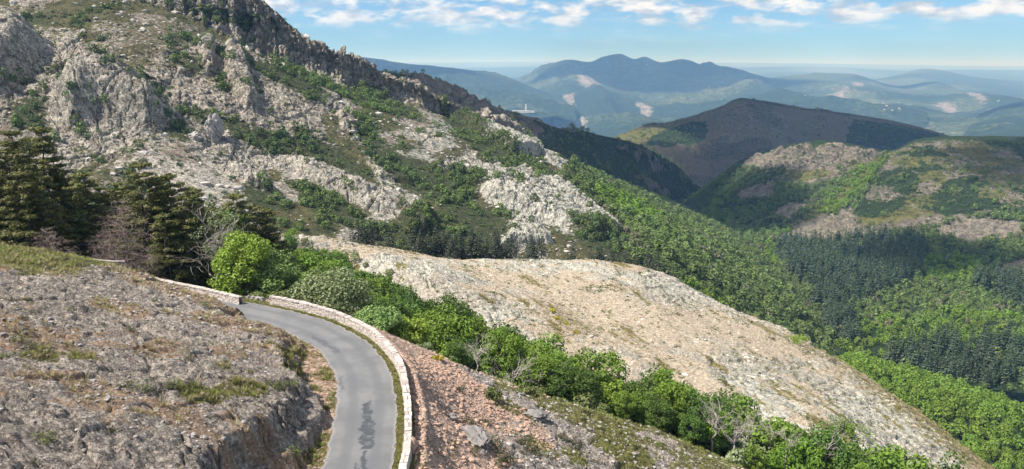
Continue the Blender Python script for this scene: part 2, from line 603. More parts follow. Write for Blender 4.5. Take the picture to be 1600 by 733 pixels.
P = np.stack([gx, gy, z], -1)
rightm = sd > 0
grass = np.where(rightm, sstep(.1, .5, fbm(gx / 5, gy / 9, 5, 51) + .1 + .25 * sstep(55, 66, gy) * sstep(-2, 6, gx)), 0.0)
grass = np.where(rightm & (gx > -2), np.maximum(grass, .75 * sstep(-.1, .5, fbm(gx / 5, gy / 3, 5, 58) + .05 * (gy - 60))), grass)
grass = np.where(rightm & (sd < 1.25), .95, grass)
grass = np.where(rightm & (gy > 74), .8, grass)
gm = .8 * sstep(.24, .55, fbm(gx / 4.5, gy / 4.5, 5, 61) + .12 * fbm(gx / .8, gy / .8, 3, 62))
gm = np.maximum(gm, sstep(56, 62, gy - .25 * (gx + 40) + 2 * wob) * sstep(-35, -41, gx + 2 * wob) * .8)
gm = np.where(left < verge, .25 + .5 * sstep(0, .3, wob), gm)
grass = np.where(rightm, grass, np.where(left > 0, gm, 0))
scrub = np.where(rightm & (gy > 74), .6, .25 * sstep(.2, .5, fbm(gx / 2.2, gy / 2.2, 4, 71)))
soil = np.where(rightm, (1 - rockyR) * .95, np.where(left < verge, .9, cover * .95))
soil = np.where(rightm & (sd < 1.25), .2, soil)
pale = np.where(rightm, .45 + .3 * (1 - rockyR), .15 + .4 * sstep(0, .5, fbm(gx / 9, gy / 9, 3, 81)))
mask = np.stack([grass, scrub, soil, pale], -1)
SHEETS['A'] = Sheet(P)
scree_m = np.where(rightm & (sd > 1.3) & (gy < 75), 1 - rockyR, 0) + np.where((left > 0) & (left < verge), .55, 0)
go = land('ground', P, M['mound'], mask)
at_ = go.data.attributes.new('scree', 'FLOAT', 'POINT')
at_.data.foreach_set('value', scree_m.astype(np.float32).ravel())
A_arr = (ax_, ay_, z)


def zA(x, y):
    i = np.clip(np.searchsorted(ax_, x), 1, len(ax_) - 1)
    j = np.clip(np.searchsorted(ay_, y), 1, len(ay_) - 1)
    return z_A[i, j]


z_A = z

# ------------------------------------------------------------------ B: the bare slab spur
lower = [(330, 400, 150), (450, 385, 165), (560, 405, 165), (650, 430, 150), (760, 490, 130), (850, 540, 122), (1000, 590, 116), (1100, 625, 112), (1300, 690, 106), (1420, 762, 100)]
midr = [(330, 370, 190), (450, 372, 190), (560, 389, 188), (680, 411, 178), (820, 452, 163), (930, 482, 158), (1080, 532, 148), (1200, 578, 139), (1375, 676, 124), (1520, 772, 114)]
crest = [(330, 352, 215), (450, 363, 212), (560, 379, 210), (700, 400, 210), (860, 406, 212), (1000, 418, 210), (1130, 478, 198), (1230, 526, 184), (1400, 620, 155), (1600, 764, 132)]
low0 = [at(*p) + np.array([-3, -24, -10.0]) for p in lower]
G = rows([lower, midr, crest])
G = np.concatenate([np.array(low0)[:, None], G], 1)
G = behind(G, ((6, -3.4), (26, -16), (80, -62)))
P = catmull(catmull(G, 1000, 0), 620, 1)
n = normals(P)
s_ = P[..., 0] * .8 + P[..., 1] * .25
t_ = P[..., 1] * 1.0 - P[..., 0] * .55
inner = sstep(0, .12, np.linspace(0, 1, 620))[None, :] * np.ones((1000, 1))
patch_ = fbm(s_ / 22, t_ / 34, 5, 5)
rocky = sstep(-.25, .25, patch_ * .75 + .04 + .42 * fbm(s_ / 4, t_ / 6, 4, 55))
d = rocky * (1.1 * blocks(s_, t_ * .45, 9, 101, .5, .9, .05) + .5 * blocks(s_, t_ * .5, 3.2, 102, .5, .9, .08) + .34 * blocks(s_, t_ * .6, 1.2, 103, .6, 1.0, .1) + .5 * (ridged(s_ / 4, t_ / 9, 5, 105) - .6)) + 1.5 * fbm(s_ / 14, t_ / 26, 5, 6) + 2.6 * fbm(s_ / 38, t_ / 70, 3, 66) + (1 - rocky) * .16 * blocks(s_, t_, 1.0, 104) + .55 * rocky * (ledges(s_, t_, 4.2, 311) - .5) + .3 * (ledges(s_, t_, 1.6, 314) - .5)
P = P + n * (d * .8)[..., None]
x, y = P[..., 0], P[..., 1]
SHEETS['B'] = Sheet(P)
gr = sstep(.06, .62, fbm(s_ / 4, t_ / 16, 6, 7, .62)) * .85
v_ = np.linspace(0, 1, 620)[None, :] * np.ones((1000, 1))
u_ = np.linspace(0, 1, 1000)[:, None] * np.ones((1, 620))
gr = np.maximum(gr, sstep(.30, .5, v_) * sstep(.55, .95, u_) * .62)
so = (1 - rocky) * .8
sB = .5 * sstep(.30, .55, fbm(s_ / 3, t_ / 9, 4, 9))
wild = blur(inpoly(x + 4 * fbm(x / 9, y / 9, 4, 77), y + 6 * fbm(x / 9 + 5, y / 9, 4, 78), SHEETS['B'].patch([(820, 470), (870, 470), (940, 520), (930, 560), (860, 500)])).astype(float), 14)
sB = np.maximum(sB, wild * .4)
gr = np.maximum(gr, wild * .42)
mask = np.stack([gr, sB, so, .3 + .5 * sstep(-.2, .3, fbm(s_ / 30, t_ / 30, 3, 10))], -1)
land('bare_hillside', P, M['slab'], mask)
rockyB, grassB = rocky, gr

# ------------------------------------------------------------------ C: the mountain on the left and the wooded side of the valley
AX = [(1330, 600, 330), (1270, 500, 420), (1215, 430, 540), (1150, 372, 700), (1092, 341, 860), (1063, 325, 1000), (1050, 322, 1100), (1045, 321, 1150)]
Crows = [
    [(-150, 470, 190), (60, 450, 190), (220, 440, 195), (400, 400, 215), (560, 395, 232), (720, 410, 245), (860, 425, 255), (990, 445, 262), (1120, 520, 275), AX[0]],
    [(-150, 330, 225), (60, 300, 230), (220, 290, 240), (400, 330, 240), (560, 350, 250), (720, 368, 262), (860, 380, 275), (990, 392, 292), (1110, 440, 330), AX[1]],
    [(-150, 200, 260), (60, 205, 262), (220, 215, 268), (400, 262, 275), (560, 290, 285), (720, 312, 300), (860, 325, 325), (990, 346, 385), (1100, 385, 455), AX[2]],
    [(-150, 100, 300), (60, 110, 300), (220, 130, 305), (400, 175, 315), (560, 222, 325), (720, 245, 350), (850, 270, 390), (970, 308, 475), (1070, 345, 580), AX[3]],
    [(-150, 30, 340), (60, 35, 340), (220, 55, 345), (400, 105, 358), (560, 163, 372), (700, 205, 405), (825, 235, 455), (945, 285, 560), (1040, 322, 720), AX[4]],
    [(-150, -40, 375), (60, -35, 380), (240, 0, 388), (408, 78, 403), (505, 118, 416), (640, 160, 440), (790, 222, 490), (925, 275, 610), (1020, 309, 830), AX[5]],
    [(-150, -95, 392), (60, -85, 397), (245, -62, 402), (408, -3, 412), (505, 68, 424), (640, 130, 447), (790, 200, 500), (915, 268, 640), (1010, 306, 870), AX[6]],
]
G = rows(Crows)
G = behind(G, ((22, -9), (90, -55)))
NU, NV = 1150, 980
P = catmull(catmull(G, NU, 0), NV, 1)
base = P.copy()
shC = Sheet(P)
n = normals(P)
x, y, zc = P[..., 0], P[..., 1], P[..., 2]
w_ = (P[..., 0] + 0.4 * P[..., 1])
h_ = (P[..., 2] * 1.0 + .55 * P[..., 1])
u_ = np.linspace(0, 1, NU)[:, None] * np.ones((1, NV))
v_ = np.linspace(0, 8, NV)[None, :] * np.ones((NU, 1))
forest_poly = [[(868, 284), (900, 262), (950, 270), (1015, 298), (1063, 318), (1150, 365), (1230, 430), (1290, 500), (1340, 590), (1280, 590), (1180, 510), (1080, 445), (1040, 415), (1000, 372), (930, 318)]]
forest = sstep(.745, .785, u_ + .03 * fbm(x / 25, y / 25, 4, 11) + .012 * (v_ - 1)) * (v_ < 5.2)
forest = blur(np.maximum(forest, shC.mask(forest_poly, x, y, 9, 30, 11)), 6)
# crags: outlines read off the photograph, set on the slope and raised out of it
def crag(poly, amp, soft, seed):
    w = shC.patch(poly)
    ins = inpoly(x + 2.5 * fbm(x / 9, h_ / 9, 3, seed), y + 3.5 * fbm(x / 9 + 7, h_ / 9, 3, seed), w)
    cl = np.vstack([w, w[:1]])
    m = inpoly(x, y, np.array([w.mean(0) + (p - w.mean(0)) * 1.6 for p in w]))
    dd = np.zeros(x.shape)
    if m.any():
        a, _, _ = poly_line(cl, x[m], y[m])
        dd[m] = a
    return amp * sstep(0, soft, dd) * ins


CR = [([(-30, 60), (20, 38), (70, 48), (95, 78), (60, 118), (30, 150), (-30, 165)], 16, 12),
      ([(58, 165), (95, 108), (120, 86), (165, 100), (200, 120), (232, 118), (250, 150), (290, 178), (282, 205), (230, 212), (150, 190), (100, 195)], 17, 15),
      ([(305, 75), (322, 60), (340, 75), (342, 120), (318, 118)], 5, 3),
      ([(345, 75), (372, 70), (395, 110), (412, 160), (385, 175), (350, 130)], 6, 4),
      ([(700, 185), (735, 172), (800, 190), (832, 215), (850, 250), (800, 240), (750, 215)], 8, 4),
      ([(615, 330), (640, 318), (678, 330), (672, 370), (630, 365)], 5, 3),
      ([(755, 275), (800, 262), (860, 285), (985, 372), (930, 380), (800, 330), (745, 310)], 6, 8),
      ([(800, 335), (850, 350), (870, 385), (775, 385)], 5, 4),
      ([(440, 240), (520, 262), (610, 310), (640, 345), (570, 330), (470, 275)], 5, 5),
      ([(330, 250), (420, 262), (440, 300), (380, 290)], 4, 4),
      ([(560, 240), (640, 270), (650, 290), (590, 280)], 3, 3),
      ([(520, 165), (560, 190), (565, 215), (530, 200)], 4, 3),
      ([(830, 225), (870, 245), (905, 268), (880, 272), (845, 252)], 4, 3)]
cr = np.zeros(x.shape)
for i, (pl, am, so) in enumerate(CR):
    cr = np.maximum(cr, crag(pl, am, so, 200 + i))
cliff = sstep(4.72, 5.05, v_) * (1 - sstep(6.15, 6.6, v_)) * (1 - sstep(.62, .78, u_))
pn = fbm(x / 60, y / 60, 5, 15)
GREEN = [[(285, 160), (330, 170), (400, 195), (480, 208), (560, 240), (520, 262), (430, 238), (350, 215)],
         [(545, 170), (575, 172), (610, 235), (700, 255), (705, 300), (640, 300), (570, 250)],
         [(600, 250), (690, 262), (765, 262), (740, 300), (742, 340), (690, 330), (640, 290)],
         [(425, 262), (470, 275), (540, 315), (620, 372), (590, 385), (520, 345), (460, 300)],
         [(735, 320), (800, 330), (795, 365), (720, 358)], [(590, 352), (720, 330), (790, 372), (800, 395), (620, 398)],
         [(425, 84), (505, 124), (640, 166), (662, 194), (560, 160), (440, 108)], [(515, 120), (600, 140), (660, 185), (610, 172)],
         [(372, 88), (440, 108), (520, 145), (480, 150), (400, 110)], [(680, 150), (770, 222), (900, 285), (850, 290), (740, 232), (690, 190)],
         [(0, 165), (60, 150), (75, 195), (20, 205)], [(105, 176), (150, 190), (140, 202), (110, 196)], [(255, 195), (300, 200), (290, 218), (255, 215)],
         [(20, 25), (70, 22), (80, 40), (40, 42)], [(330, 105), (350, 100), (352, 150), (335, 140)], [(480, 225), (560, 250), (610, 290), (560, 290), (500, 262)],
         [(880, 345), (960, 365), (1010, 400), (960, 405), (900, 385)], [(380, 290), (440, 300), (470, 330), (400, 330)]]
green = blur(shC.mask(GREEN, x, y, 5, 14, 12), 8)
rocky = np.clip(sstep(-.20, .22, pn + .45 * fbm(x / 14, h_ / 14, 5, 16) + .02) + cliff + sstep(0, 1.5, cr), 0, 1) * (1 - .8 * forest) * (1 - .6 * green)
d = cr + 1.0 * fbm(x / 40, h_ / 40, 4, 17) * 3
d = d + rocky * (1.9 * blocks(w_, h_ * .9, 15, 111, .7, .9, .05) + 1.1 * blocks(w_, h_ * .8, 6.0, 112, .7, .9, .07) + .75 * blocks(w_, h_, 2.6, 113, .5) + .45 * blocks(w_, h_, 1.3, 114, .5) + 1.2 * (ridged(w_ / 9, h_ / 13, 5, 115) - .6) + 0.6 * (ledges(w_ * .8 + .3 * h_, h_ * .9 - .3 * w_, 7.5, 321) - .5) + .3 * (ledges(w_ * .8 + .3 * h_, h_ * .9 - .3 * w_, 2.8, 324) - .5))
col_ = ridged(w_ / 10, h_ / 60, 4, 120) - .6
d = d + cliff * (6.5 * col_ + 3.0 * blocks(w_ * 1.4, h_ * .45, 9, 121) + 1.5 * blocks(w_ * 1.2, h_ * .5, 3.5, 122))
nn = n.copy()
nn[..., 2] += .35
nn[..., 1] -= .25
nn /= np.linalg.norm(nn, axis=-1, keepdims=True)
edge = sstep(0, .02, u_) * (1 - sstep(.97, 1, u_))
P = P + nn * (d * edge)[..., None]
P[..., 2] += cliff * edge * 3 * np.maximum(0, fbm(w_ / 11, h_ * 0 + 3, 4, 131) + .1)
SHEETS['C'] = Sheet(P)
gr = .95 * sstep(-.2, .3, fbm(x / 22, h_ / 22, 5, 18) + .15) * (1 - .7 * rocky)
gr = np.maximum(gr, .5 * shC.mask([[(120, 40), (320, 30), (310, 75), (200, 110), (130, 90)], [(0, 10), (110, 15), (100, 70), (60, 45), (0, 35)]], x, y, 6, 14, 13) * (1 - sstep(0, 2, cr)))
sc = np.maximum(.92 * forest, .85 * green)
sc = np.maximum(sc, .75 * sstep(.22, .45, fbm(x / 13, h_ / 13, 5, 19)) * (1 - sstep(.5, 3, cr)))
so = .7 * sstep(.05, .35, fbm(x / 18, h_ / 18, 4, 20)) * (1 - rocky * .6)
pale = .15 + .75 * sstep(.35, .7, u_) + .3 * fbm(x / 50, h_ / 50, 3, 23)
pale = np.where(cliff > .3, .1, pale)
mask = np.stack([gr, sc, so, np.clip(pale, 0, 1)], -1)
land('mountain', P, M['mountain'], mask)
rockyC, scrubC, grassC, uC = rocky, sc, gr, u_
C_green, C_forest = GREEN, forest_poly

# ------------------------------------------------------------------ F: valley floor and the hill on the right
Frows = [
    [(1325, 606, 332), (1400, 606, 326), (1430, 605, 322), (1470, 606, 318), (1550, 610, 312), (1620, 620, 300), (1700, 640, 290), (1900, 680, 270)],
    [AX[1], (1330, 503, 418), (1400, 505, 415), (1450, 508, 408), (1500, 510, 402), (1620, 508, 395), (1700, 510, 390), (1900, 520, 380)],
    [AX[2], (1290, 436, 530), (1350, 440, 520), (1420, 441, 510), (1480, 438, 503), (1580, 430, 500), (1680, 430, 495), (1900, 430, 480)],
    [AX[3], (1230, 380, 670), (1300, 384, 655), (1380, 376, 640), (1450, 372, 632), (1560, 370, 620), (1680, 370, 615), (1900, 370, 600)],
    [AX[4], (1170, 334, 800), (1260, 322, 765), (1350, 316, 742), (1430, 312, 728), (1540, 310, 712), (1680, 305, 700), (1900, 300, 680)],
    [AX[5], (1150, 288, 900), (1265, 270, 850), (1370, 262, 822), (1440, 258, 812), (1520, 255, 800), (1680, 250, 790), (1900, 245, 760)],
    [(1068, 319, 1060), (1160, 252, 965), (1280, 224, 930), (1385, 236, 905), (1432, 222, 892), (1510, 215, 880), (1680, 217, 868), (1900, 225, 850)],
]
G = behind(rows(Frows), ((35, -8), (150, -70), (300, -160)))
NU, NV = 760, 640
P = catmull(catmull(G, NU, 0), NV, 1)
shF = Sheet(P)
n = normals(P)
x, y = P[..., 0], P[..., 1]
u_ = np.linspace(0, 1, NU)[:, None] * np.ones((1, NV))
v_ = np.linspace(0, 9, NV)[None, :] * np.ones((NU, 1))
ROCKF = [[(1160, 262), (1165, 238), (1200, 224), (1260, 217), (1330, 220), (1380, 232), (1360, 252), (1290, 262), (1230, 268), (1180, 268)],
         [(1150, 298), (1180, 288), (1215, 285), (1212, 305), (1160, 310)], [(1205, 330), (1240, 312), (1260, 318), (1230, 345)],
         [(1210, 375), (1260, 345), (1330, 330), (1345, 350), (1300, 370), (1230, 382)], [(1460, 362), (1500, 342), (1560, 345), (1600, 352), (1600, 368), (1520, 372)],
         [(1540, 425), (1575, 408), (1640, 398), (1640, 425), (1580, 432)]]
HEATH = [[(1218, 378), (1290, 342), (1340, 322), (1378, 264), (1390, 240), (1436, 225), (1520, 217), (1640, 217), (1640, 322), (1560, 335), (1450, 352), (1330, 375), (1260, 385)], [(1165, 240), (1260, 222), (1385, 238), (1360, 262), (1280, 285), (1200, 278)]]
BRIGHT = [[(1270, 330), (1350, 255), (1382, 240), (1375, 262), (1310, 330), (1240, 368), (1220, 365)]]
rock = blur(shF.mask(ROCKF, x, y, 8, 22, 31), 6)
heathF = heath = blur(shF.mask(HEATH, x, y, 14, 40, 32), 8)
brt = blur(shF.mask(BRIGHT, x, y, 8, 22, 33), 6)
cliff = blur(shF.mask(ROCKF[:1], x, y, 5, 15, 35), 3)
d = 6 * fbm(x / 120, y / 120, 4, 36) + (rock + .5 * heath) * (4 * blocks(x, y, 22, 141) + 2.0 * blocks(x, y, 8, 142) + 1.0 * blocks(x, y, 3.5, 143)) + cliff * (6 + 5 * blocks(x, y * .4, 14, 144))
edge = sstep(0, .03, u_)
P = P + n * (d * edge)[..., None]
SHEETS['F'] = Sheet(P)
fm = fbm(x / 60, y / 60, 5, 37)
sc = np.clip(.95 - rock - .75 * heath + .9 * heath * sstep(.1, .3, fm), 0, 1)
gr = np.clip(brt + .85 * heath * sstep(-.25, .2, fbm(x / 25, y / 25, 5, 38)), 0, 1) * (1 - .8 * rock)
sc = sc * (1 - brt)
so = .35 * heath
mask = np.stack([gr, sc, so, .1 + .25 * rock], -1)
land('heath_hill', P, M['hill'], mask)

# ------------------------------------------------------------------ J: wooded spur at the lower right
Jrows = [
    [(1230, 660, 215), (1330, 740, 200), (1450, 830, 190), (1600, 900, 180), (1800, 960, 170)],
    [(1280, 590, 262), (1370, 640, 240), (1480, 700, 225), (1620, 760, 212), (1800, 820, 200)],
    [(1310, 572, 290), (1400, 596, 272), (1500, 636, 255), (1620, 690, 240), (1800, 750, 225)],
    [(1322, 566, 305), (1420, 588, 292), (1510, 616, 280), (1620, 655, 265), (1800, 720, 245)],
]
P = catmull(catmull(behind(rows(Jrows), ((12, -5), (50, -38))), 160, 0), 120, 1)
SHEETS['J'] = Sheet(P)
land('wooded_spur', P, M['hill'], np.tile(np.array([.2, .95, 0, 0]), P.shape[:2] + (1,)))

# ------------------------------------------------------------------ D: the dark ridge behind, left of the valley mouth
Drows = [
    [(520, 200, 560), (640, 215, 570), (760, 262, 600), (880, 305, 680), (970, 322, 800), (1030, 328, 930), (1062, 327, 1020), (1075, 325, 1080)],
    [(520, 150, 640), (650, 165, 650), (770, 208, 690), (880, 245, 760), (970, 272, 870), (1035, 294, 990), (1070, 312, 1075), (1085, 318, 1120)],
    [(540, 120, 690), (660, 138, 700), (775, 178, 735), (885, 220, 810), (975, 246, 920), (1040, 275, 1030), (1078, 302, 1110), (1095, 312, 1160)],
    [(560, 112, 715), (668, 122, 725), (778, 163, 760), (890, 205, 835), (985, 228, 950), (1050, 258, 1060), (1088, 292, 1135), (1110, 308, 1185)],
]
G = behind(rows(Drows), ((30, -10), (160, -120), (400, -300)))
P = catmull(catmull(G, 620, 0), 380, 1)
n = normals(P)
x, y, zc = P[..., 0], P[..., 1], P[..., 2]
u_ = np.linspace(0, 1, 620)[:, None] * np.ones((1, 380))
v_ = np.linspace(0, 6, 380)[None, :] * np.ones((620, 1))
shD = Sheet(P)
rk = shD.mask([[(600, 100), (690, 110), (760, 150), (850, 195), (840, 215), (760, 205), (700, 180), (640, 170)], [(955, 225), (1010, 232), (1045, 262), (1000, 250)], [(985, 268), (1030, 285), (1060, 305), (1020, 298)]], x, y, 6, 20, 41)
rk = np.clip(rk + (v_ > 2.85) * (u_ < .45), 0, 1)
h_ = zc + .5 * y
d = 7 * fbm(x / 90, h_ / 90, 4, 42) * np.minimum(1, np.abs(v_ - 3) + .15) + rk * (5 * blocks(x, h_ * .7, 24, 151) + 3 * blocks(x, h_ * .7, 9, 152) + 4 * (ridged(x / 16, h_ / 70, 4, 45) - .6))
P = P + n * d[..., None]
SHEETS['D'] = Sheet(P)
fm = fbm(x / 40, h_ / 40, 5, 43)
mask = np.stack([.5 * sstep(-.1, .3, fm), np.clip(.9 - rk * .8 + .4 * fm, 0, 1), .2 + 0 * fm, .1 + 0 * fm], -1)
land('rocky_ridge', P, M['hill'], mask)

# ------------------------------------------------------------------ G: dark hill across the valley
Grows = [
    [(860, 300, 1230), (960, 300, 1250), (1040, 330, 1250), (1100, 340, 1250), (1180, 340, 1230), (1260, 335, 1230), (1340, 325, 1250), (1420, 320, 1280), (1520, 320, 1300), (1620, 330, 1300)],
    [(870, 255, 1420), (965, 250, 1450), (1045, 275, 1440), (1105, 285, 1440), (1180, 270, 1430), (1262, 262, 1430), (1345, 262, 1450), (1425, 262, 1480), (1530, 265, 1500), (1640, 275, 1500)],
    [(890, 238, 1660), (985, 222, 1690), (1060, 222, 1690), (1112, 218, 1690), (1174, 205, 1690), (1266, 208, 1690), (1340, 214, 1700), (1420, 222, 1720), (1530, 235, 1740), (1650, 255, 1750)],
    [(910, 232, 1800), (1000, 203, 1850), (1062, 188, 1880), (1120, 172, 1900), (1168, 158, 1920), (1268, 175, 1930), (1338, 183, 1930), (1420, 197, 1930), (1530, 226, 1930), (1660, 255, 1930)],
]
G = behind(rows(Grows), ((60, -12), (400, -170), (900, -420)))
P = catmull(catmull(G, 640, 0), 420, 1)
n = normals(P)
x, y, zc = P[..., 0], P[..., 1], P[..., 2]
v_ = np.linspace(0, 6, 420)[None, :] * np.ones((640, 1))
shG = Sheet(P)
d = (22 * (ridged(x / 230, y / 330, 4, 51) - .6) + 8 * fbm(x / 70, y / 70, 4, 52)) * (.12 + .88 * sstep(0, .9, np.abs(v_ - 3)))
d = d + 3 * blocks(x, zc * 1.2 + .3 * y, 26, 161) + 1.6 * blocks(x, zc * 1.2 + .3 * y, 11, 162)
P = P + n * d[..., None]
SHEETS['G'] = Sheet(P)
fm = fbm(x / 90, y / 90, 5, 53)
woods = shG.mask([[(990, 205), (1060, 190), (1110, 185), (1100, 220), (1050, 235), (1010, 222)], [(1330, 184), (1440, 202), (1500, 218), (1420, 235), (1330, 215)]], x, y, 20, 60, 54)
lite = shG.mask([[(900, 235), (985, 205), (1062, 186), (1085, 184), (1020, 210), (1000, 230), (960, 240)]], x, y, 10, 40, 55)
rocks = np.clip(shG.mask([[(1110, 175), (1168, 158), (1240, 180), (1230, 205), (1180, 225), (1130, 215)]], x, y, 25, 60, 56) + sstep(.1, .4, fm), 0, 1)
mask = np.stack([np.clip(lite + .38 + .3 * fm, 0, 1), np.clip(woods * .95 + .45 * sstep(0, .3, -fm), 0, 1) * (1 - lite), .75 * (1 - rocks), .0 * fm], -1)
land('dark_hill', P, M['hill'], mask)
# ------------------------------------------------------------------ far country
def far_land(name, rr, back, nu, nv, amp, ln, seed, crest_row, rockp=(), litep=(), fine=.25, greenp=()):
    P = catmull(catmull(behind(rows(rr), back), nu, 0), nv, 1)
    sh = Sheet(P)
    x, y = P[..., 0], P[..., 1]
    v = np.linspace(0, len(rr) - 1 + len(back), nv)[None, :] * np.ones((nu, 1))
    keep = .05 + .95 * sstep(0, .8, np.abs(v - crest_row))
    P[..., 2] += amp * (ridged(x / ln, y / (ln * 1.4), 5, seed) - .62) * keep + amp * fine * fbm(x / (ln * .25), y / (ln * .25), 4, seed + 3) * (keep + .06)
    fm = fbm(x / (ln * .5), y / (ln * .5), 5, seed + 5)
    rk = sh.mask(rockp, x, y, ln * .08, ln * .25, seed + 7) if rockp else 0 * x
    wild = .6 * sstep(.48, .7, fbm(x / (ln * .35), y / (ln * .35), 5, seed + 9))
    rk = np.clip(rk + .5 * wild, 0, 1)
    mask = np.stack([np.clip(.85 + .3 * fm, 0, 1), np.clip(.62 + .8 * fm, 0, 1), 0 * x, .25 * rk], -1)
    mask[..., :2] *= (1 - .75 * blur(rk, 3))[..., None]
    SHEETS[name] = Sheet(P)
    return land(name, P, M['far'], mask)


HX = [(560, 168, 8800), (700, 142, 9000), (790, 128, 9000), (822, 117, 9000), (850, 105, 9000), (874, 96, 9000), (892, 93, 9000), (922, 96, 9000), (943, 88, 9000), (968, 84, 9000), (990, 92, 9000), (1008, 89, 9000), (1032, 97, 9000), (1062, 93, 9000), (1080, 96, 9000), (1100, 104, 9000), (1140, 105, 9000), (1180, 116, 9000), (1220, 126, 9000), (1300, 142, 8900), (1450, 165, 8800)]


def match(row, cols):
    r = np.array(row, float)
    c = [p[0] for p in cols]
    return [(x, float(np.interp(x, r[:, 0], r[:, 1])), float(np.interp(x, r[:, 0], r[:, 2]))) for x in c]


far_land('far_mountain', [match(r, HX) for r in (
    [(560, 250, 3600), (700, 240, 3600), (800, 240, 3600), (880, 250, 3500), (960, 262, 3400), (1050, 250, 3500), (1150, 235, 3600), (1280, 225, 3700), (1450, 225, 3700)],
    [(590, 190, 5000), (700, 180, 5000), (800, 172, 5000), (880, 178, 5000), (960, 205, 4800), (1050, 185, 5000), (1150, 175, 5100), (1280, 170, 5100), (1450, 175, 5100)],
    [(620, 150, 6600), (720, 142, 6700), (810, 134, 6800), (890, 120, 7000), (970, 152, 6800), (1050, 150, 6700), (1150, 142, 6700), (1280, 148, 6800), (1450, 166, 6800)],
    [(640, 152, 8200), (735, 140, 8400), (815, 128, 8600), (890, 104, 8700), (965, 112, 8600), (1060, 118, 8600), (1150, 124, 8600), (1260, 140, 8600), (1450, 166, 8400)],
    )] + [HX], ((400, -60), (2500, -500)), 760, 460, 190, 1500, 300, 4,
    rockp=([(900, 118), (918, 117), (934, 126), (918, 130)], [(842, 156), (862, 150), (866, 164), (848, 170)], [(860, 172), (890, 170), (905, 182), (865, 184)],
           [(998, 160), (1012, 155), (1032, 161), (1016, 172)], [(1168, 127), (1186, 123), (1196, 126), (1180, 130)], [(884, 134), (900, 130), (898, 143), (884, 144)]))
far_land('west_ridge', [
    [(380, 190, 4200), (520, 180, 4200), (640, 175, 4300), (740, 175, 4400), (840, 180, 4500), (900, 190, 4600)],
    [(400, 130, 5600), (530, 122, 5600), (630, 125, 5700), (740, 135, 5700), (830, 150, 5700), (900, 170, 5700)],
    [(420, 95, 6600), (540, 88, 6600), (630, 99, 6600), (735, 110, 6600), (800, 126, 6500), (900, 160, 6400)],
], ((300, -50), (2000, -450)), 420, 220, 130, 1100, 320, 2)
far_land('quarry_hills', [
    [(1150, 240, 3300), (1250, 236, 3300), (1350, 236, 3300), (1450, 236, 3300), (1540, 240, 3200), (1640, 240, 3100), (1800, 240, 3000)],
    [(1160, 190, 4600), (1255, 186, 4600), (1350, 184, 4700), (1450, 190, 4600), (1540, 192, 4400), (1640, 196, 4200), (1800, 200, 4000)],
    [(1170, 155, 6500), (1260, 152, 6600), (1350, 156, 6600), (1450, 166, 6300), (1540, 160, 6300), (1640, 166, 6000), (1800, 170, 5800)],
    [(1180, 126, 9600), (1250, 118, 9800), (1330, 116, 9800), (1400, 134, 9400), (1465, 128, 9000), (1530, 150, 8600), (1640, 150, 8600)],
], ((300, -50), (2200, -450)), 640, 360, 130, 1300, 340, 3,
    rockp=([(1250, 152), (1285, 147), (1280, 158)], [(1290, 141), (1318, 139), (1316, 149), (1290, 149)], [(1406, 174), (1432, 173), (1432, 180), (1406, 180)],
           [(1462, 164), (1490, 160), (1505, 165), (1480, 169)], [(1516, 150), (1524, 146), (1545, 158), (1534, 159)], [(1330, 126), (1355, 128), (1340, 136)]))
far_land('north_ridge', [
    [(1260, 160, 9800), (1350, 150, 9800), (1440, 150, 9800), (1540, 150, 9800), (1700, 150, 9800)],
    [(1300, 140, 12200), (1370, 128, 12200), (1450, 120, 12200), (1540, 130, 12200), (1700, 140, 12200)],
    [(1300, 131, 13500), (1385, 121, 13500), (1450, 108, 13500), (1530, 121, 13500), (1700, 136, 13500)],
], ((500, -60), (3000, -450)), 360, 180, 130, 1800, 360, 2)
far_land('east_hill', [
    [(1500, 220, 3600), (1560, 215, 3600), (1640, 210, 3600), (1760, 210, 3600)],
    [(1520, 190, 4500), (1570, 178, 4500), (1640, 172, 4500), (1760, 170, 4500)],
    [(1530, 178, 5200), (1575, 163, 5200), (1640, 155, 5200), (1760, 150, 5200)],
], ((200, -50), (1000, -300)), 260, 180, 60, 900, 380, 2)
for k, (Yd, pts, am) in enumerate((
        (21000, [(300, 108), (450, 104), (600, 104), (740, 106), (860, 104), (1000, 110), (1150, 106), (1230, 104), (1300, 105), (1400, 110), (1500, 109), (1650, 110), (1800, 112)], 90),
        (33000, [(200, 101), (400, 99), (600, 98), (760, 97), (900, 96), (1020, 99), (1140, 98), (1250, 99), (1380, 101), (1500, 103), (1650, 104), (1800, 105)], 90))):
    far_land('horizon_hills', [[(p[0], p[1] + 16, Yd * .72) for p in pts], [(p[0], p[1] + 5, Yd * .9) for p in pts], [(*p, Yd) for p in pts]],
             ((1500, -150), (4000, -500)), 500, 140, am, 4200, 400 + 20 * k, 2)

# the plain under everything, out to the horizon
ex = np.concatenate([-np.geomspace(42000, 200, 130), np.linspace(-180, 180, 9), np.geomspace(200, 42000, 130)])
ey = np.concatenate([np.linspace(-3000, 2000, 40), np.geomspace(2150, 42000, 260)])
px_, py_ = np.meshgrid(ex, ey, indexing='ij')
zp = -520 + 150 * ridged(px_ / 3000, py_ / 3600, 5, 90) * sstep(1500, 4000, py_) + 60 * fbm(px_ / 700, py_ / 700, 4, 91)
fm = fbm(px_ / 900, py_ / 900, 5, 92)
land('plain', np.stack([px_, py_, zp], -1), M['far'], np.stack([np.clip(.85 + .3 * fm, 0, 1), np.clip(.6 + .8 * fm, 0, 1), 0 * fm, .1 + 0 * fm], -1))

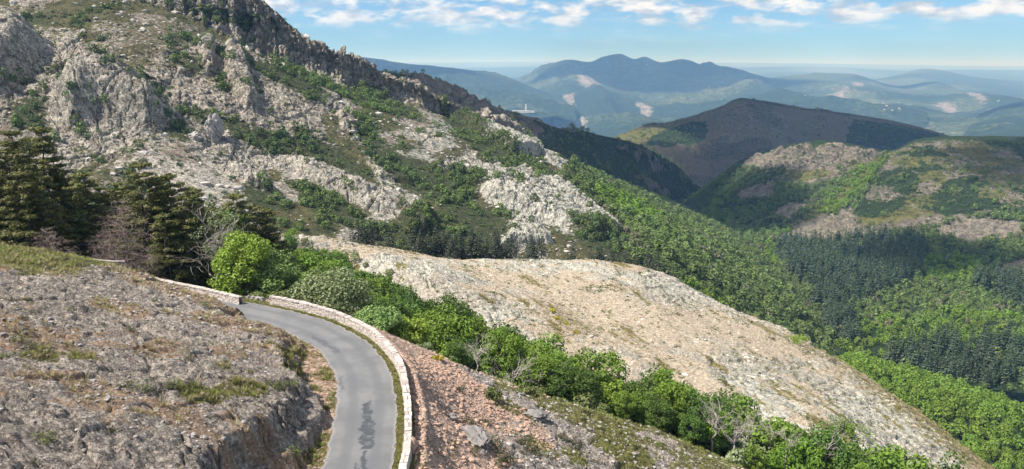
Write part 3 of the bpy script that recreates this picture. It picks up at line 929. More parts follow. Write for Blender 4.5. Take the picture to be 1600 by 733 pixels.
# ------------------------------------------------------------------ road and parapets
def strip(name, lo, hi, nacross, mat, zfun, n=1200, attrs=None, crown=.0):
    c = catmull(RE, n)
    t = np.gradient(c, axis=0)
    t /= np.linalg.norm(t, axis=1, keepdims=True)
    nr = np.stack([t[:, 1], -t[:, 0]], 1)
    w = np.linspace(0, 1, nacross)
    s = np.arange(n)[:, None] * .1
    lo_ = lo(np.arange(n)) if callable(lo) else np.full(n, lo)
    hi_ = hi(np.arange(n)) if callable(hi) else np.full(n, hi)
    dd = lo_[:, None] * (1 - w) + hi_[:, None] * w
    X = c[:, None, :] + nr[:, None, :] * dd[..., None]
    Z = np.full(dd.shape, zfun) + crown * (1 - (2 * w - 1) ** 2)[None, :]
    return np.concatenate([X, Z[..., None]], -1), dd


nR = 1400
ii = np.arange(nR)
P, dd = strip('road', lambda i: -ROADW + .10 * fbm(i * .09, i * 0 + 1.0, 4, 1) * 2, lambda i: .04 + .10 * fbm(i * .09, i * 0 + 7.0, 4, 2) * 2, 40, None, .012, nR, crown=.05)
x, y = P[..., 0], P[..., 1]


def roadpatch(poly, wob, seed):
    w = np.array([atz(px, py, 0)[:2] for px, py in poly])
    return inpoly(x + wob * fbm(x / .8, y / .8, 4, seed), y + wob * fbm(x / .8 + 5, y / .8, 4, seed + 1), w) * (fbm(x / .25, y / .5, 4, seed + 2) > -.55)


tar = np.zeros(x.shape)
for k, pl in enumerate(([(566, 632), (577, 625), (583, 650), (586, 690), (578, 704), (564, 706), (560, 690), (566, 660)], [(566, 712), (574, 704), (573, 722), (567, 740), (562, 740)], [(556, 728), (560, 722), (560, 740), (552, 740)],
                        [(456, 527), (472, 530), (500, 548), (512, 572), (508, 582), (498, 570), (485, 550), (466, 538)], [(485, 524), (500, 530), (530, 550), (524, 552), (500, 540)], [(528, 590), (533, 588), (540, 612), (535, 610)])):
    tar = np.maximum(tar, roadpatch(pl, .35, 500 + k * 3) * (1.0 if k in (0, 1, 2, 3) else .55))
m = bpy.data.materials.new('worn_asphalt')
N = NT(m)
p = N.n('ShaderNodeNewGeometry').outputs['Position']
ta = N.n('ShaderNodeAttribute', attribute_name='tar').outputs['Fac']
ac = N.n('ShaderNodeAttribute', attribute_name='across').outputs['Fac']
f1, f2, f3 = N.noise(p, 40, 3, .7), N.noise(p, .35, 5, .6), N.noise(p, 2.2, 6, .7)
c = N.mix(N.ramp(f2, .35, .65), (.145, .147, .148), (.20, .20, .196))
track = N.n('ShaderNodeMapRange', {0: N.math('ABSOLUTE', N.math('SUBTRACT', N.math('ABSOLUTE', N.math('SUBTRACT', ac, .5)), .22)), 1: .03, 2: .13, 3: 1.0, 4: 0.0}, interpolation_type='SMOOTHSTEP').outputs[0]
c = N.mix(N.math('MULTIPLY', track, .6), c, (.125, .128, .135))
c = N.mix(N.math('MULTIPLY', N.ramp(f3, .55, .75), .35), c, (.15, .15, .155))
c = N.mix(N.math('MULTIPLY', N.ramp(N.math('ABSOLUTE', N.math('SUBTRACT', ac, .5)), .44, .5), .6), c, (.33, .30, .27))
c = N.mix(N.math('MULTIPLY', N.ramp(f1, .35, .65), .25), c, (.11, .11, .115))
c = N.mix(N.math('MULTIPLY', ta, N.math('MULTIPLY', N.ramp(f3, .28, .55), .9)), c, (.055, .06, .07))
bp = N.n('ShaderNodeBump', {'Strength': .35, 'Distance': .02, 'Height': f1})
bs = N.n('ShaderNodeBsdfPrincipled', {'Base Color': c, 'Roughness': .85, 'Normal': bp.outputs[0], 'Specular IOR Level': .25})
N.n('ShaderNodeOutputMaterial', {0: bs.outputs[0]})
ro = raw_mesh('road', P.reshape(-1, 3), grid_faces(nR, 40), m, smooth=True, attrs={'tar': tar.ravel(), 'across': (np.linspace(0, 1, 40)[None, :] * np.ones((nR, 1))).ravel()})
tag(ro, kind='structure')

# dry-stone faces and mortared coping
m = bpy.data.materials.new('parapet_stone')
N = NT(m)
geo = N.n('ShaderNodeNewGeometry')
rid = N.n('ShaderNodeAttribute', attribute_name='stone').outputs['Fac']
jt = N.n('ShaderNodeAttribute', attribute_name='joint').outputs['Fac']
fz = N.noise(geo.outputs['Position'], 9, 6, .7)
c = N.mix(rid, (.40, .33, .285), (.64, .58, .52))
c = N.mix(N.math('MULTIPLY', N.ramp(rid, .72, .9), .8), c, (.25, .20, .18))
c = N.mix(N.math('MULTIPLY', N.ramp(fz, .5, .7), .5), c, (.62, .57, .51))
c = N.mix(N.math('MULTIPLY', N.ramp(fz, .47, .3), .5), c, (.20, .17, .15))
c = N.mix(N.math('MULTIPLY', jt, .75), c, (.17, .14, .12))
bp = N.n('ShaderNodeBump', {'Strength': .5, 'Distance': .04, 'Height': fz})
bs = N.n('ShaderNodeBsdfPrincipled', {'Base Color': c, 'Roughness': .92, 'Normal': bp.outputs[0]})
N.n('ShaderNodeOutputMaterial', {0: bs.outputs[0]})
M['parapet'] = m


def parapet(path, lab, hgt=.84, thick=.44, z0=-.05):
    """path: plan line of the road-side face; the wall stands to its right"""
    L = np.concatenate([[0], np.cumsum(np.linalg.norm(np.diff(path, axis=0), axis=1))])
    n = int(L[-1] / .07)
    s = np.linspace(0, L[-1], n)
    c = np.stack([np.interp(s, L, path[:, k]) for k in (0, 1)], 1)
    t = np.gradient(c, axis=0)
    t /= np.linalg.norm(t, axis=1, keepdims=True)
    nr = np.stack([t[:, 1], -t[:, 0]], 1)
    root = empty('stone_parapet', (*c[n // 2], 0))
    tag(root, lab, 'parapet wall')
    org = np.array([*c[n // 2], 0])
    hs = np.linspace(0, hgt, 11)
    prof = [(0.0 + .04 * h / hgt, h, 0) for h in hs] + [(thick * k / 5, hgt, 1) for k in range(1, 5)] + [(thick - .04 * h / hgt, h, 2) for h in hs[::-1]] + [(thick, -2.2, 2)]
    pr = np.array(prof)
    q = pr[:, 1] + np.where(pr[:, 2] == 2, 7.0, 0) + pr[:, 0] * (pr[:, 2] == 1)
    S, Q = np.meshgrid(s, q, indexing='ij')
    f1, f2, rid, _, _ = voronoi(S / .30 + .2 * fbm(S, Q, 2, 3), Q / .17, 77)
    jo = 1 - sstep(.03, .16, f2 - f1)
    disp = .045 * rid - .05 * jo
    D = pr[None, :, 0] + np.where(pr[:, 2] == 0, -1, np.where(pr[:, 2] == 2, 1, 0))[None] * disp
    H = pr[None, :, 1] + z0 + np.where(pr[:, 2] == 1, 1, 0)[None] * disp * .3
    X = c[:, None] + nr[:, None] * D[..., None]
    V = np.concatenate([X, H[..., None]], -1)
    nv = len(pr)
    F = grid_faces(n, nv)
    kid(root, raw_mesh('masonry', (V - org).reshape(-1, 3), np.concatenate([F, np.array([[a, a + 1, a + 2, a + 3] for a in range(0, nv - 3, 2)]), np.array([[(n - 1) * nv + a, (n - 1) * nv + a + 1, (n - 1) * nv + a + 2, (n - 1) * nv + a + 3] for a in range(0, nv - 3, 2)])]), M['parapet'], root, attrs={'stone': rid.ravel(), 'joint': jo.ravel()}))
    # end faces and coping blocks in one mesh each
    Vc, Fc, st, jn = [], [], [], []
    a = 0.0
    rg = np.random.default_rng(int(L[-1] * 100))

    def frame(sv):
        i = min(n - 1, max(0, int(sv / L[-1] * (n - 1))))
        return c[i], nr[i]
    while a < L[-1] - .15:
        w = min(rg.uniform(.26, .62), L[-1] - a)
        two = rg.random() < .55
        cut = rg.uniform(.4, .6) if two else 1.0
        for (d0, d1) in (((0, cut), (cut, 1)) if two else ((0, 1),)):
            o1, o2 = -.03 + (thick + .06) * d0 + .008, -.03 + (thick + .06) * d1 - .008
            zt = z0 + hgt + .05 + rg.uniform(0, .06)
            zb = z0 + hgt - .02
            b = len(Vc)
            for sv in (a + .008, a + w - .008):
                p_, r_ = frame(sv)
                jx = rg.uniform(-.035, .035)
                for (o_, zz_) in ((o1 + jx, zb), (o2 + jx, zb), (o2 + jx - .012, zt), (o1 + jx + .012, zt)):
                    Vc.append([p_[0] + r_[0] * o_ - org[0], p_[1] + r_[1] * o_ - org[1], zz_ + rg.uniform(-.008, .008)])
            Fc += [[b, b + 1, b + 2, b + 3], [b + 7, b + 6, b + 5, b + 4], [b + 3, b + 2, b + 6, b + 7], [b, b + 3, b + 7, b + 4], [b + 1, b + 5, b + 6, b + 2], [b, b + 4, b + 5, b + 1]]
            st += [rg.random() * .8 + .15] * 8
            jn += [0.0] * 8
        a += w
    kid(root, raw_mesh('coping', Vc, Fc, M['parapet'], root, attrs={'stone': np.array(st), 'joint': np.array(jn)}))
    # squared end blocks
    return root


d2 = np.linalg.norm(RE - np.array(atz(414, 478, 0)[:2]), axis=1)
k_end = int(np.argmin(d2))
WALL1 = off(.62)[8:k_end + 1]
parapet(catmull(WALL1, 300), 'long curved stone parapet along the outer edge of the road bend')
a_, b_ = atz(374, 477, 0)[:2], atz(255, 450, 0)[:2]
parapet(np.array([a_, a_ * .5 + b_ * .5 + np.array([.1, .15]), b_, b_ + (b_ - a_) * .8]), 'short straight stone parapet in front of the dark pines, beyond the gap')
# ------------------------------------------------------------------ plant shapes
def unit(v):
    return v / (np.linalg.norm(v, axis=-1, keepdims=True) + 1e-9)


def leaf_quads(pos, nor, size, rng, aspect=.6, fold=0.0):
    n = len(pos)
    r = unit(rng.normal(size=(n, 3)))
    t = unit(np.cross(nor, r))
    b = np.cross(nor, t)
    s = (np.asarray(size) * rng.uniform(.65, 1.3, n))[:, None]
    V = np.stack([pos - t * s, pos - b * s * aspect + nor * s * fold, pos + t * s, pos + b * s * aspect + nor * s * fold], 1).reshape(-1, 3)
    return V, np.arange(4 * n).reshape(n, 4)


def clump_cloud(C, rad, per, size, rng, up=.35, rnd=.55, aspect=.6, shell=.55):
    """leaves round clump centres C with radii rad (n,3)"""
    n = len(C)
    d = unit(rng.normal(size=(n * per, 3)))
    rr = (shell + (1 - shell) * rng.random(n * per)) ** .8
    c = np.repeat(C, per, 0)
    ra = np.repeat(rad, per, 0)
    pos = c + d * ra * rr[:, None]
    nor = unit(d / ra * ra.mean() + np.array([0, 0, up]) + rnd * rng.normal(size=(n * per, 3)))
    return leaf_quads(pos, nor, size, rng, aspect)


def tube(pts, rad, sides=6):
    pts = np.asarray(pts, float)
    rad = np.asarray(rad, float)
    t = unit(np.gradient(pts, axis=0))
    ref = np.where(np.abs(t[:, 2:3]) > .9, np.array([[1.0, 0, 0]]), np.array([[0, 0, 1.0]]))
    a = unit(np.cross(t, ref))
    b = np.cross(t, a)
    th = np.linspace(0, 2 * np.pi, sides, endpoint=False)
    V = pts[:, None] + rad[:, None, None] * (a[:, None] * np.cos(th)[None, :, None] + b[:, None] * np.sin(th)[None, :, None])
    n = len(pts)
    i = np.arange(n * sides).reshape(n, sides)
    j = np.roll(i, -1, 1)
    F = np.stack([i[:-1], j[:-1], j[1:], i[1:]], -1).reshape(-1, 4)
    return V.reshape(-1, 3), F


def merge(parts):
    V, F, k = [], [], 0
    for v, f in parts:
        V.append(v)
        F.append(f + k)
        k += len(v)
    return np.concatenate(V), np.concatenate(F)


def bend(a, b, rng, n=6, wob=.08):
    t = np.linspace(0, 1, n)[:, None]
    L = np.linalg.norm(np.asarray(b) - a)
    p = np.asarray(a) * (1 - t) + np.asarray(b) * t
    w = rng.normal(size=(n, 3)) * wob * L
    w[0] = 0
    w[-1] = 0
    return p + w


def broadleaf(rng, H=8.0, W=6.0, ncl=60, per=70, leaf=.17, low=.12, open_=.0):
    """crown (V,F), wood (V,F): lumpy crown over a forked trunk"""
    C = []
    lob = unit(rng.normal(size=(7, 3)))
    while len(C) < ncl:
        d = unit(rng.normal(size=3))
        if d[2] < -.75:
            continue
        k = .72 + .33 * max(0, (lob @ d).max()) ** 3 + rng.uniform(-.10, .10)
        r = rng.uniform(.55, 1.0) ** .6 * k
        C.append([d[0] * r * W / 2, d[1] * r * W / 2, H * (low + (1 - low) * .5) + d[2] * r * H * (1 - low) * .5])
    C = np.array(C)
    R_ = np.stack([rng.uniform(.10, .19, ncl) * W] * 2 + [rng.uniform(.07, .13, ncl) * W], 1)
    crown = clump_cloud(C, R_, per, leaf, rng)
    wood = [tube(bend((0, 0, -.6), (rng.uniform(-.3, .3), rng.uniform(-.3, .3), H * .5), rng, 7, .02), np.linspace(.035 * H, .018 * H, 7) * .6)]
    for k in rng.choice(ncl, min(16, ncl), replace=False):
        z0 = rng.uniform(.15, .5) * H
        wood.append(tube(bend((0, 0, z0), C[k], rng, 6, .05), np.linspace(.011 * H, .003 * H, 6), 5))
    return crown, merge(wood)


def pine(rng, H=14.0, W=7.0, whorls=15, start=.16, per=72, dead=False, droop=0.0, tip=.12, pad=.55, nsz=.17):
    wood = [tube(bend((0, 0, -.8), (rng.uniform(-.3, .3), rng.uniform(-.3, .3), H * .98), rng, 10, .006), np.linspace(.017 * H, .002 * H, 10), 7)]
    C, R_ = [], []
    for i in range(whorls):
        f = start + (1 - start) * (i + rng.uniform(-.3, .3)) / whorls
        f = min(.97, max(start, f))
        prof = (1 - f) ** .75 * min(1, .55 + (f - start) * 2.4) + tip
        nb = rng.integers(4, 7)
        a0 = rng.uniform(0, 6.28)
        for k in range(nb):
            L = W / 2 * prof * rng.uniform(.6, 1.15)
            a = a0 + k * 6.28 / nb + rng.uniform(-.35, .35)
            rise = L * (rng.uniform(.02, .28) - droop + .5 * max(0, f - .75))
            e = np.array([math.cos(a) * L, math.sin(a) * L, f * H + rise])
            pts = bend((0, 0, f * H), e, rng, 5, .035)
            wood.append(tube(pts, np.linspace(.0042 * H * (1.3 - f), .012, 5), 4))
            if dead:
                for _ in range(rng.integers(5, 10)):
                    q = pts[rng.integers(1, 5)]
                    dd = unit(rng.normal(size=3) + np.array([math.cos(a), math.sin(a), -.15]) * 1.2)
                    ll = rng.uniform(.2, .5) * L
                    b_ = bend(q, q + dd * ll, rng, 4, .07)
                    wood.append(tube(b_, np.linspace(.022, .006, 4), 3))
                    for _ in range(3):
                        q2 = b_[rng.integers(1, 4)]
                        wood.append(tube(bend(q2, q2 + unit(dd + .7 * rng.normal(size=3)) * ll * .45, rng, 3, .05), np.linspace(.012, .004, 3), 3))
                continue
            npad = max(2, int(L / .55))
            for j in range(npad):
                g = .35 + .65 * (j + rng.random()) / npad
                q = pts[0] + (e - pts[0]) * g
                sid = np.array([-math.sin(a), math.cos(a), 0]) * rng.uniform(-.4, .4) * L * .5 * g
                C.append(q + sid + np.array([0, 0, .08]))
                r = pad * rng.uniform(.7, 1.25) * (.65 + .5 * prof)
                R_.append([r * 1.15, r * 1.15, r * rng.uniform(.4, .75)])
    C.append(np.array([0, 0, H * .97]))
    R_.append([.35, .35, .55])
    if dead:
        return None, merge(wood)
    crown = clump_cloud(np.array(C), np.array(R_), per, nsz, rng, up=.6, rnd=.5, aspect=.35, shell=.3)
    return crown, merge(wood)


def spruce(rng, H=12.0, W=4.6, n=420, size=.42):
    """valley conifer: tiered cone of drooping sprays"""
    f = 1 - np.sqrt(rng.random(n)) * .95
    tier = np.round(f * 13) / 13
    f = tier + (rng.random(n) - .5) * .035
    a = rng.uniform(0, 6.28, n)
    rr = W / 2 * (1 - f) ** .85 * (.45 + .6 * rng.random(n)) * (1 + .15 * np.sin(a * 5 + tier * 40))
    pos = np.stack([np.cos(a) * rr, np.sin(a) * rr, H * (.06 + .94 * f) - .10 * rr], 1)
    nor = unit(np.stack([np.cos(a) * .55, np.sin(a) * .55, np.full(n, .8)], 1) + .3 * rng.normal(size=(n, 3)))
    return merge([leaf_quads(pos, nor, size * (.55 + .6 * (1 - f)), rng, .5), tube([(0, 0, -.5), (0, 0, H * .97)], [.02 * H, .004 * H], 4)])


def dome(rng, H=5.0, W=6.0, n=150, size=.55, lumps=9):
    """small far crown: a lumpy dome of leaf sprays"""
    L = unit(rng.normal(size=(lumps, 3)) + np.array([0, 0, .35]))
    d = unit(rng.normal(size=(n, 3)) + np.array([0, 0, .45]))
    k = .70 + .38 * np.max(d @ L.T, 1) ** 6
    rr = k * (1 - .25 * rng.random(n) ** 2)
    pos = np.stack([d[:, 0] * rr * W / 2, d[:, 1] * rr * W / 2, H * .42 + d[:, 2] * rr * H * .55], 1)
    nor = unit(d + .45 * rng.normal(size=(n, 3)) + np.array([0, 0, .2]))
    return leaf_quads(pos, nor, size, rng, .7)


def tile(protos, pos, sc, rng, sz=None):
    """many copies in one mesh: V, F, tint"""
    Vs, Fs, T, k = [], [], [], 0
    which = rng.integers(0, len(protos), len(pos))
    for w_ in range(len(protos)):
        idx = np.where(which == w_)[0]
        if len(idx) == 0:
            continue
        v, f = protos[w_]
        a = rng.uniform(0, 6.28, len(idx))
        s = sc[idx][:, None, None]
        ca, sa = np.cos(a)[:, None], np.sin(a)[:, None]
        x = v[None, :, 0] * ca - v[None, :, 1] * sa
        y = v[None, :, 0] * sa + v[None, :, 1] * ca
        q = np.stack([x, y, np.broadcast_to(v[None, :, 2], x.shape)], -1) * s + pos[idx][:, None, :]
        Vs.append(q.reshape(-1, 3))
        Fs.append((f[None] + (np.arange(len(idx)) * len(v))[:, None, None]).reshape(-1, f.shape[1]) + k)
        T.append(np.repeat(np.clip(.45 + .75 * fbm(pos[idx, 0] / 38, pos[idx, 1] / 38, 3, 900) + .5 * (rng.random(len(idx)) - .5), .02, 1), len(v)))
        k += len(idx) * len(v)
    return np.concatenate(Vs), np.concatenate(Fs), np.concatenate(T)


M['beech'] = leaf_mat('beech_leaf', (.080, .145, .018), (.155, .235, .03), .3)
M['dark_leaf'] = leaf_mat('dark_leaf', (.045, .088, .016), (.088, .145, .026), .25)
M['pale_leaf'] = leaf_mat('pale_leaf', (.15, .195, .085), (.245, .29, .145), .25)
M['mint_leaf'] = leaf_mat('fresh_leaf', (.12, .20, .05), (.21, .30, .095), .28)
M['bright_leaf'] = leaf_mat('bright_leaf', (.14, .225, .028), (.235, .335, .05), .3)
M['needle'] = leaf_mat('pine_needle', (.062, .078, .025), (.15, .148, .042), .18)
M['dark_needle'] = leaf_mat('blackish_pine_needle', (.020, .028, .016), (.044, .050, .025), .1)  # near-black needles of the small pine row
M['spruce'] = leaf_mat('dark_needle', (.024, .042, .025), (.056, .080, .040), .12)
M['wood_leaf'] = leaf_mat('woodland_leaf', (.045, .085, .028), (.14, .19, .05), .25)
M['scrub_leaf'] = leaf_mat('mixed_scrub_leaf', (.085, .09, .05), (.17, .165, .09), .15)
M['oak_leaf'] = leaf_mat('holm_oak_leaf', (.042, .075, .026), (.085, .125, .042), .18)
M['gorse'] = leaf_mat('gorse_leaf', (.075, .10, .03), (.13, .15, .045), .15)
M['heather'] = leaf_mat('heather_leaf', (.035, .042, .022), (.075, .07, .035), .1)
M['grassm'] = leaf_mat('grass_blade', (.11, .15, .035), (.24, .25, .07), .3)
M['drygrass'] = leaf_mat('dry_grass_blade', (.24, .21, .10), (.36, .31, .16), .3)
M['yellow'] = leaf_mat('broom_flower', (.20, .19, .03), (.40, .33, .04), .2)
M['bark'] = plain_mat('bark', (.10, .08, .065), (.20, .17, .14), 3, stretch=(1, 1, .3))
M['deadwood'] = plain_mat('bleached_wood', (.30, .255, .23), (.46, .41, .37), 3, stretch=(1, 1, .3))
M['redwood'] = plain_mat('dead_pine_wood', (.20, .145, .12), (.32, .25, .22), 3, stretch=(1, 1, .3))


def plant(name, crown, wood, mat, label, cat, group=None, bark='bark'):
    o = empty(name)
    tag(o, label, cat, group)
    if crown is not None:
        kid(o, raw_mesh('crown', *crown, M[mat], o))
    if wood is not None:
        kid(o, raw_mesh('trunk', *wood, M[bark], o))
    return o


def single(name, mesh, mat, label, cat, group=None):
    o = raw_mesh(name, *mesh, M[mat])
    tag(o, label, cat, group)
    return o


class Kind:
    """a plant kind: builds its first plant, then copies it"""

    def __init__(self, protos):
        self.protos = protos
        self.used = [False] * len(protos)

    def put(self, i, loc, s=1.0, rz=None, label=None, group=None, lean=0.0, sz=None):
        i = i % len(self.protos)
        if self.used[i]:
            o = copy_tree(self.protos[i])
        else:
            o = self.protos[i]
            self.used[i] = True
        o.location = loc
        o.rotation_euler = (lean * random.uniform(-1, 1), lean * random.uniform(-1, 1), random.uniform(0, 6.28) if rz is None else rz)
        o.scale = (s, s, s * (sz or random.uniform(.9, 1.12)))
        if label:
            o["label"] = label
        if group:
            o["group"] = group
        elif "group" in o.keys():
            del o["group"]
        return o

    def finish(self):
        for u, p in zip(self.used, self.protos):
            if not u:
                for k in KIDS.get(p.name, []):
                    bpy.data.objects.remove(k)
                bpy.data.objects.remove(p)


g = np.random.default_rng(21)
gA = lambda x, y: float(zA(x, y))

# ------------------------------------------------------------------ tree belt in the ravine below the road
def trees(name, mat, specs, label, cat, group):
    out = []
    for (H, W, n, per, leaf, low) in specs:
        c, wd = broadleaf(g, H, W, n, per, leaf, low)
        out.append(plant(name, c, wd, mat, label, cat, group))
    return Kind(out)


L_BE = 'rounded green beech standing among the broadleaf trees of the ravine below the road'
L_DK = 'deep green broadleaf tree standing among the brighter beeches of the ravine below the road'
L_FR = 'light yellow-green young tree in the ravine below the road'
L_PL = 'grey-green pale-leaved shrub tree in the ravine below the road'
beech = trees('beech_tree', 'beech', [(8, 6.4, 70, 75, .17, .10), (7.5, 5.6, 60, 75, .17, .12), (8.5, 6.8, 80, 70, .18, .1)], L_BE, 'tree', 'beeches in the ravine')
darkt = trees('broadleaf_tree', 'dark_leaf', [(8, 6.2, 70, 75, .17, .1), (7.2, 6, 64, 75, .17, .1)], L_DK, 'tree', 'dark trees in the ravine')
fresh = trees('young_tree', 'bright_leaf', [(6, 5, 52, 70, .16, .08), (5.5, 5.2, 52, 70, .16, .05)], L_FR, 'tree', 'young trees in the ravine')
palet = trees('pale_tree', 'pale_leaf', [(5.5, 5.2, 60, 60, .15, .05), (5, 5.6, 56, 60, .15, .04)], L_PL, 'tree', 'pale shrub trees in the ravine')
BELT = np.array([(-27, 80), (-17, 83), (-9, 81.5), (-2, 80), (5, 79), (12, 77.5), (19, 77), (26, 76), (34, 73), (44, 68), (56, 62), (84, 68), (84, 78), (66, 90), (50, 97), (36, 102), (24, 105), (12, 109), (2, 113), (-8, 119), (-14, 127), (-21, 142), (-30, 160), (-44, 168), (-58, 160), (-62, 140), (-55, 118), (-42, 96)])
BARE_AT = [(at(a, 600, Y)[0], Y) for a, Y in ((742, 79), (795, 79), (838, 80), (1118, 77), (1148, 75), (1232, 75), (1290, 77), (1205, 80))]
pts = []
tries = 0
while tries < 14000 and len(pts) < 400:
    tries += 1
    x_, y_ = g.uniform(-80, 86), g.uniform(60, 198)
    if not inpoly(np.array([x_]), np.array([y_]), BELT)[0]:
        continue
    if any(abs(x_ - a) < 2.3 and y_ < b + 1.2 for a, b in BARE_AT):
        continue
    if any((x_ - a) ** 2 + (y_ - b) ** 2 < (2.5 if y_ < 112 else 3.2) ** 2 for a, b in pts):
        continue
    pts.append((x_, y_))
for k, (x_, y_) in enumerate(pts):
    z_ = gA(x_, y_)
    hb = SHEETS['B'].drop(x_, y_)
    if hb is not None:
        z_ = max(z_, hb[2])
    nearb = min(1, np.min(np.abs(np.array([poly_line(np.vstack([BELT, BELT[:1]]), np.array([x_]), np.array([y_]))[0][0]]))) / 7)
    s = (.55 + .5 * nearb) * random.uniform(.85, 1.15)
    if x_ > 14:
        s *= 1.0 + min(.3, (x_ - 14) * .012)
    if y_ > 128:
        s *= .88
    if 96 < y_ <= 128:
        s *= 1.12
    if y_ > 135:
        s *= .72
    if y_ > 152:
        continue
    r_ = g.random() + .35 * vnoise(np.array([x_ / 14]), np.array([y_ / 14]), 5)[0]
    kd = beech if r_ < .48 else darkt if r_ < .74 else fresh if r_ < .9 else palet
    kd.put(int(g.integers(0, 3)), (x_, y_, z_ - .15), s, lean=.06, group={id(beech): 'beeches in the ravine', id(darkt): 'dark trees in the ravine', id(fresh): 'young trees in the ravine', id(palet): 'pale shrub trees in the ravine'}[id(kd)])


def own(name, px, pyt, Y, W, mat, label, zb=None, n=90, per=95, leaf=.16, low=.03, wood=None, cat='tree', bark='bark'):
    """one tree of its own: px across, pyt top, Y distance, W width"""
    X = at(px, pyt, Y)[0]
    zb = gA(X, Y) if zb is None else zb
    H = at(px, pyt, Y)[2] - zb
    c, wd = broadleaf(g, H, W, n, per, leaf, low)
    o = plant(name, c, wd, mat, label, cat, bark=bark)
    o.location = (X, Y, zb - .1)
    return o


own('beech_tree', 372, 362, 79, 6.6, 'bright_leaf', 'bright yellow-green tree beside the end of the straight stone parapet', n=100)
own('beech_tree', 428, 392, 80, 6.4, 'mint_leaf', 'fresh green round tree behind the gap between the two stone parapets', n=90)
own('whitebeam_tree', 512, 424, 77, 8.2, 'pale_leaf', 'wide grey-green tree spreading behind the start of the curved stone parapet', n=100, per=85)
own('young_tree', 585, 486, 72, 5.2, 'mint_leaf', 'pale mint-green bush leaning against the outside of the curved stone parapet', n=70)
own('young_tree', 632, 500, 74, 5.4, 'bright_leaf', 'bright green bushy tree just beyond the bend of the stone parapet', n=70)
own('beech_tree', 702, 452, 100, 8.6, 'dark_leaf', 'largest deep green tree of the ravine, standing at the edge of the bare hillside', n=100)
own('beech_tree', 345, 312, 104, 8.0, 'beech', 'green broadleaf tree rising behind the silvery tree at the edge of the pines', n=80)
own('shrub', 420, 455, 76, 4.6, 'gorse', 'low olive shrub filling the gap between the two stone parapets', n=40, per=80, cat='shrub')
own('shrub', 455, 458, 77, 4.0, 'gorse', 'low olive shrub behind the parapet end, under the fresh green tree', n=36, per=80, cat='shrub')
for o_ in (beech, darkt, fresh, palet):
    o_.finish()

und = Kind([single('undergrowth_shrub', dome(g, 2.2, 2.8, 420, .16, 12), 'fresh_' if False else m_, lb_, 'shrub') for m_, lb_ in (('gorse', 'low olive shrub at the foot of the ravine trees'), ('pale_leaf', 'low grey-green shrub at the foot of the ravine trees'), ('beech', 'low green shrub at the foot of the ravine trees'))])
ring = np.vstack([BELT, BELT[:1]])
k = 0
while k < 120:
    x_, y_ = g.uniform(-62, 86), g.uniform(60, 165)
    d_ = poly_line(ring, np.array([x_]), np.array([y_]))[0][0]
    ins_ = inpoly(np.array([x_]), np.array([y_]), BELT)[0]
    if d_ > (3.5 if ins_ else 1.6) or (x_ < -8 and y_ < 84) or y_ < 66:
        continue
    z_ = gA(x_, y_)
    hb = SHEETS['B'].drop(x_, y_)
    z_ = max(z_, hb[2]) if hb is not None else z_
    und.put(k, (x_, y_, z_ - .1), g.uniform(.5, 1.2), group=('olive', 'grey-green', 'green')[k % 3] + ' low shrubs at the foot of the ravine trees')
    k += 1

# ------------------------------------------------------------------ pines on the left
pn = [plant('pine_tree', *pine(g, H_, W_, wh_, st_), 'needle', 'p', 'pine tree') for H_, W_, wh_, st_ in ((15, 9.5, 17, .14), (14, 8.5, 16, .2), (12, 8.5, 14, .1), (15, 8.0, 18, .22))]
pines = Kind(pn)
PL = [(-45, 206, 90, 0), (8, 200, 87, 0), (58, 196, 93, 1), (30, 262, 84, 2), (92, 262, 96, 3), (128, 264, 92, 2), (152, 290, 97, 1), (72, 305, 85, 2), (212, 250, 87, 0), (238, 272, 91, 3), (266, 268, 90, 0), (290, 300, 87, 2), (305, 322, 94, 1), (180, 282, 98, 1), (255, 330, 84, 2), (392, 316, 112, 2), (-90, 215, 95, 1), (20, 225, 99, 3), (110, 285, 103, 0), (205, 300, 104, 1), (300, 290, 103, 3), (160, 300, 108, 0), (40, 300, 92, 2), (120, 330, 90, 2), (235, 318, 93, 1), (280, 325, 95, 0), (-20, 260, 86, 2), (330, 318, 100, 2), (362, 300, 106, 1), (415, 322, 108, 3)]
PLAB = ['tall dark pine cut by the left edge of the photo', 'tall dense pine above the grassy top of the rock mound', 'pine with the highest pointed top in the left group', 'low broad pine in front of the tall left pair', 'slim pine behind the broad dark ones, left of the bare dead pine', 'bushy pine directly left of the reddish dead pine', 'shaded pine behind the reddish dead pine', 'short pine at the front edge of the left group',
        'tallest pine right of the reddish dead pine', 'slender pine between the two tall yellowish pines', 'broad yellowish pine at the right of the group', 'low pine at the right end of the group, beside the silvery tree', 'shaded pine half hidden at the right end of the group', 'pine half hidden behind the dead pine', 'small pine at the foot of the tall yellowish pines', 'dark brownish pine standing alone among the green broadleaf trees',
        'shaded pine at the far left of the group', 'pine in the second row behind the left pair', 'pine in the second row left of the dead pine', 'pine in the second row behind the tallest pine', 'pine in the second row at the right end', 'pine in the last row, seen through the dead branches', 'low shaded pine below the pointed top in the left group', 'low shaded pine just left of the smaller dead pine', 'low shaded pine between the tallest pine and the slender one', 'shaded pine filling the gap behind the broad yellowish pine', 'low dark pine at the left edge of the photo', 'small pine behind the silvery tree', 'brownish pine rising between the silvery tree and the bright tree', 'slim dark pine behind the fresh green round tree']
for (px, pt, Y, k), lb in zip(PL, PLAB):
    t_ = at(px, pt, Y)
    zb = gA(t_[0], Y)
    h_ = (t_[2] - zb)
    o = pines.put(k, (t_[0], Y, zb - .2), h_ / (15, 14, 12, 15)[k], label=lb, sz=1.0, lean=.03)
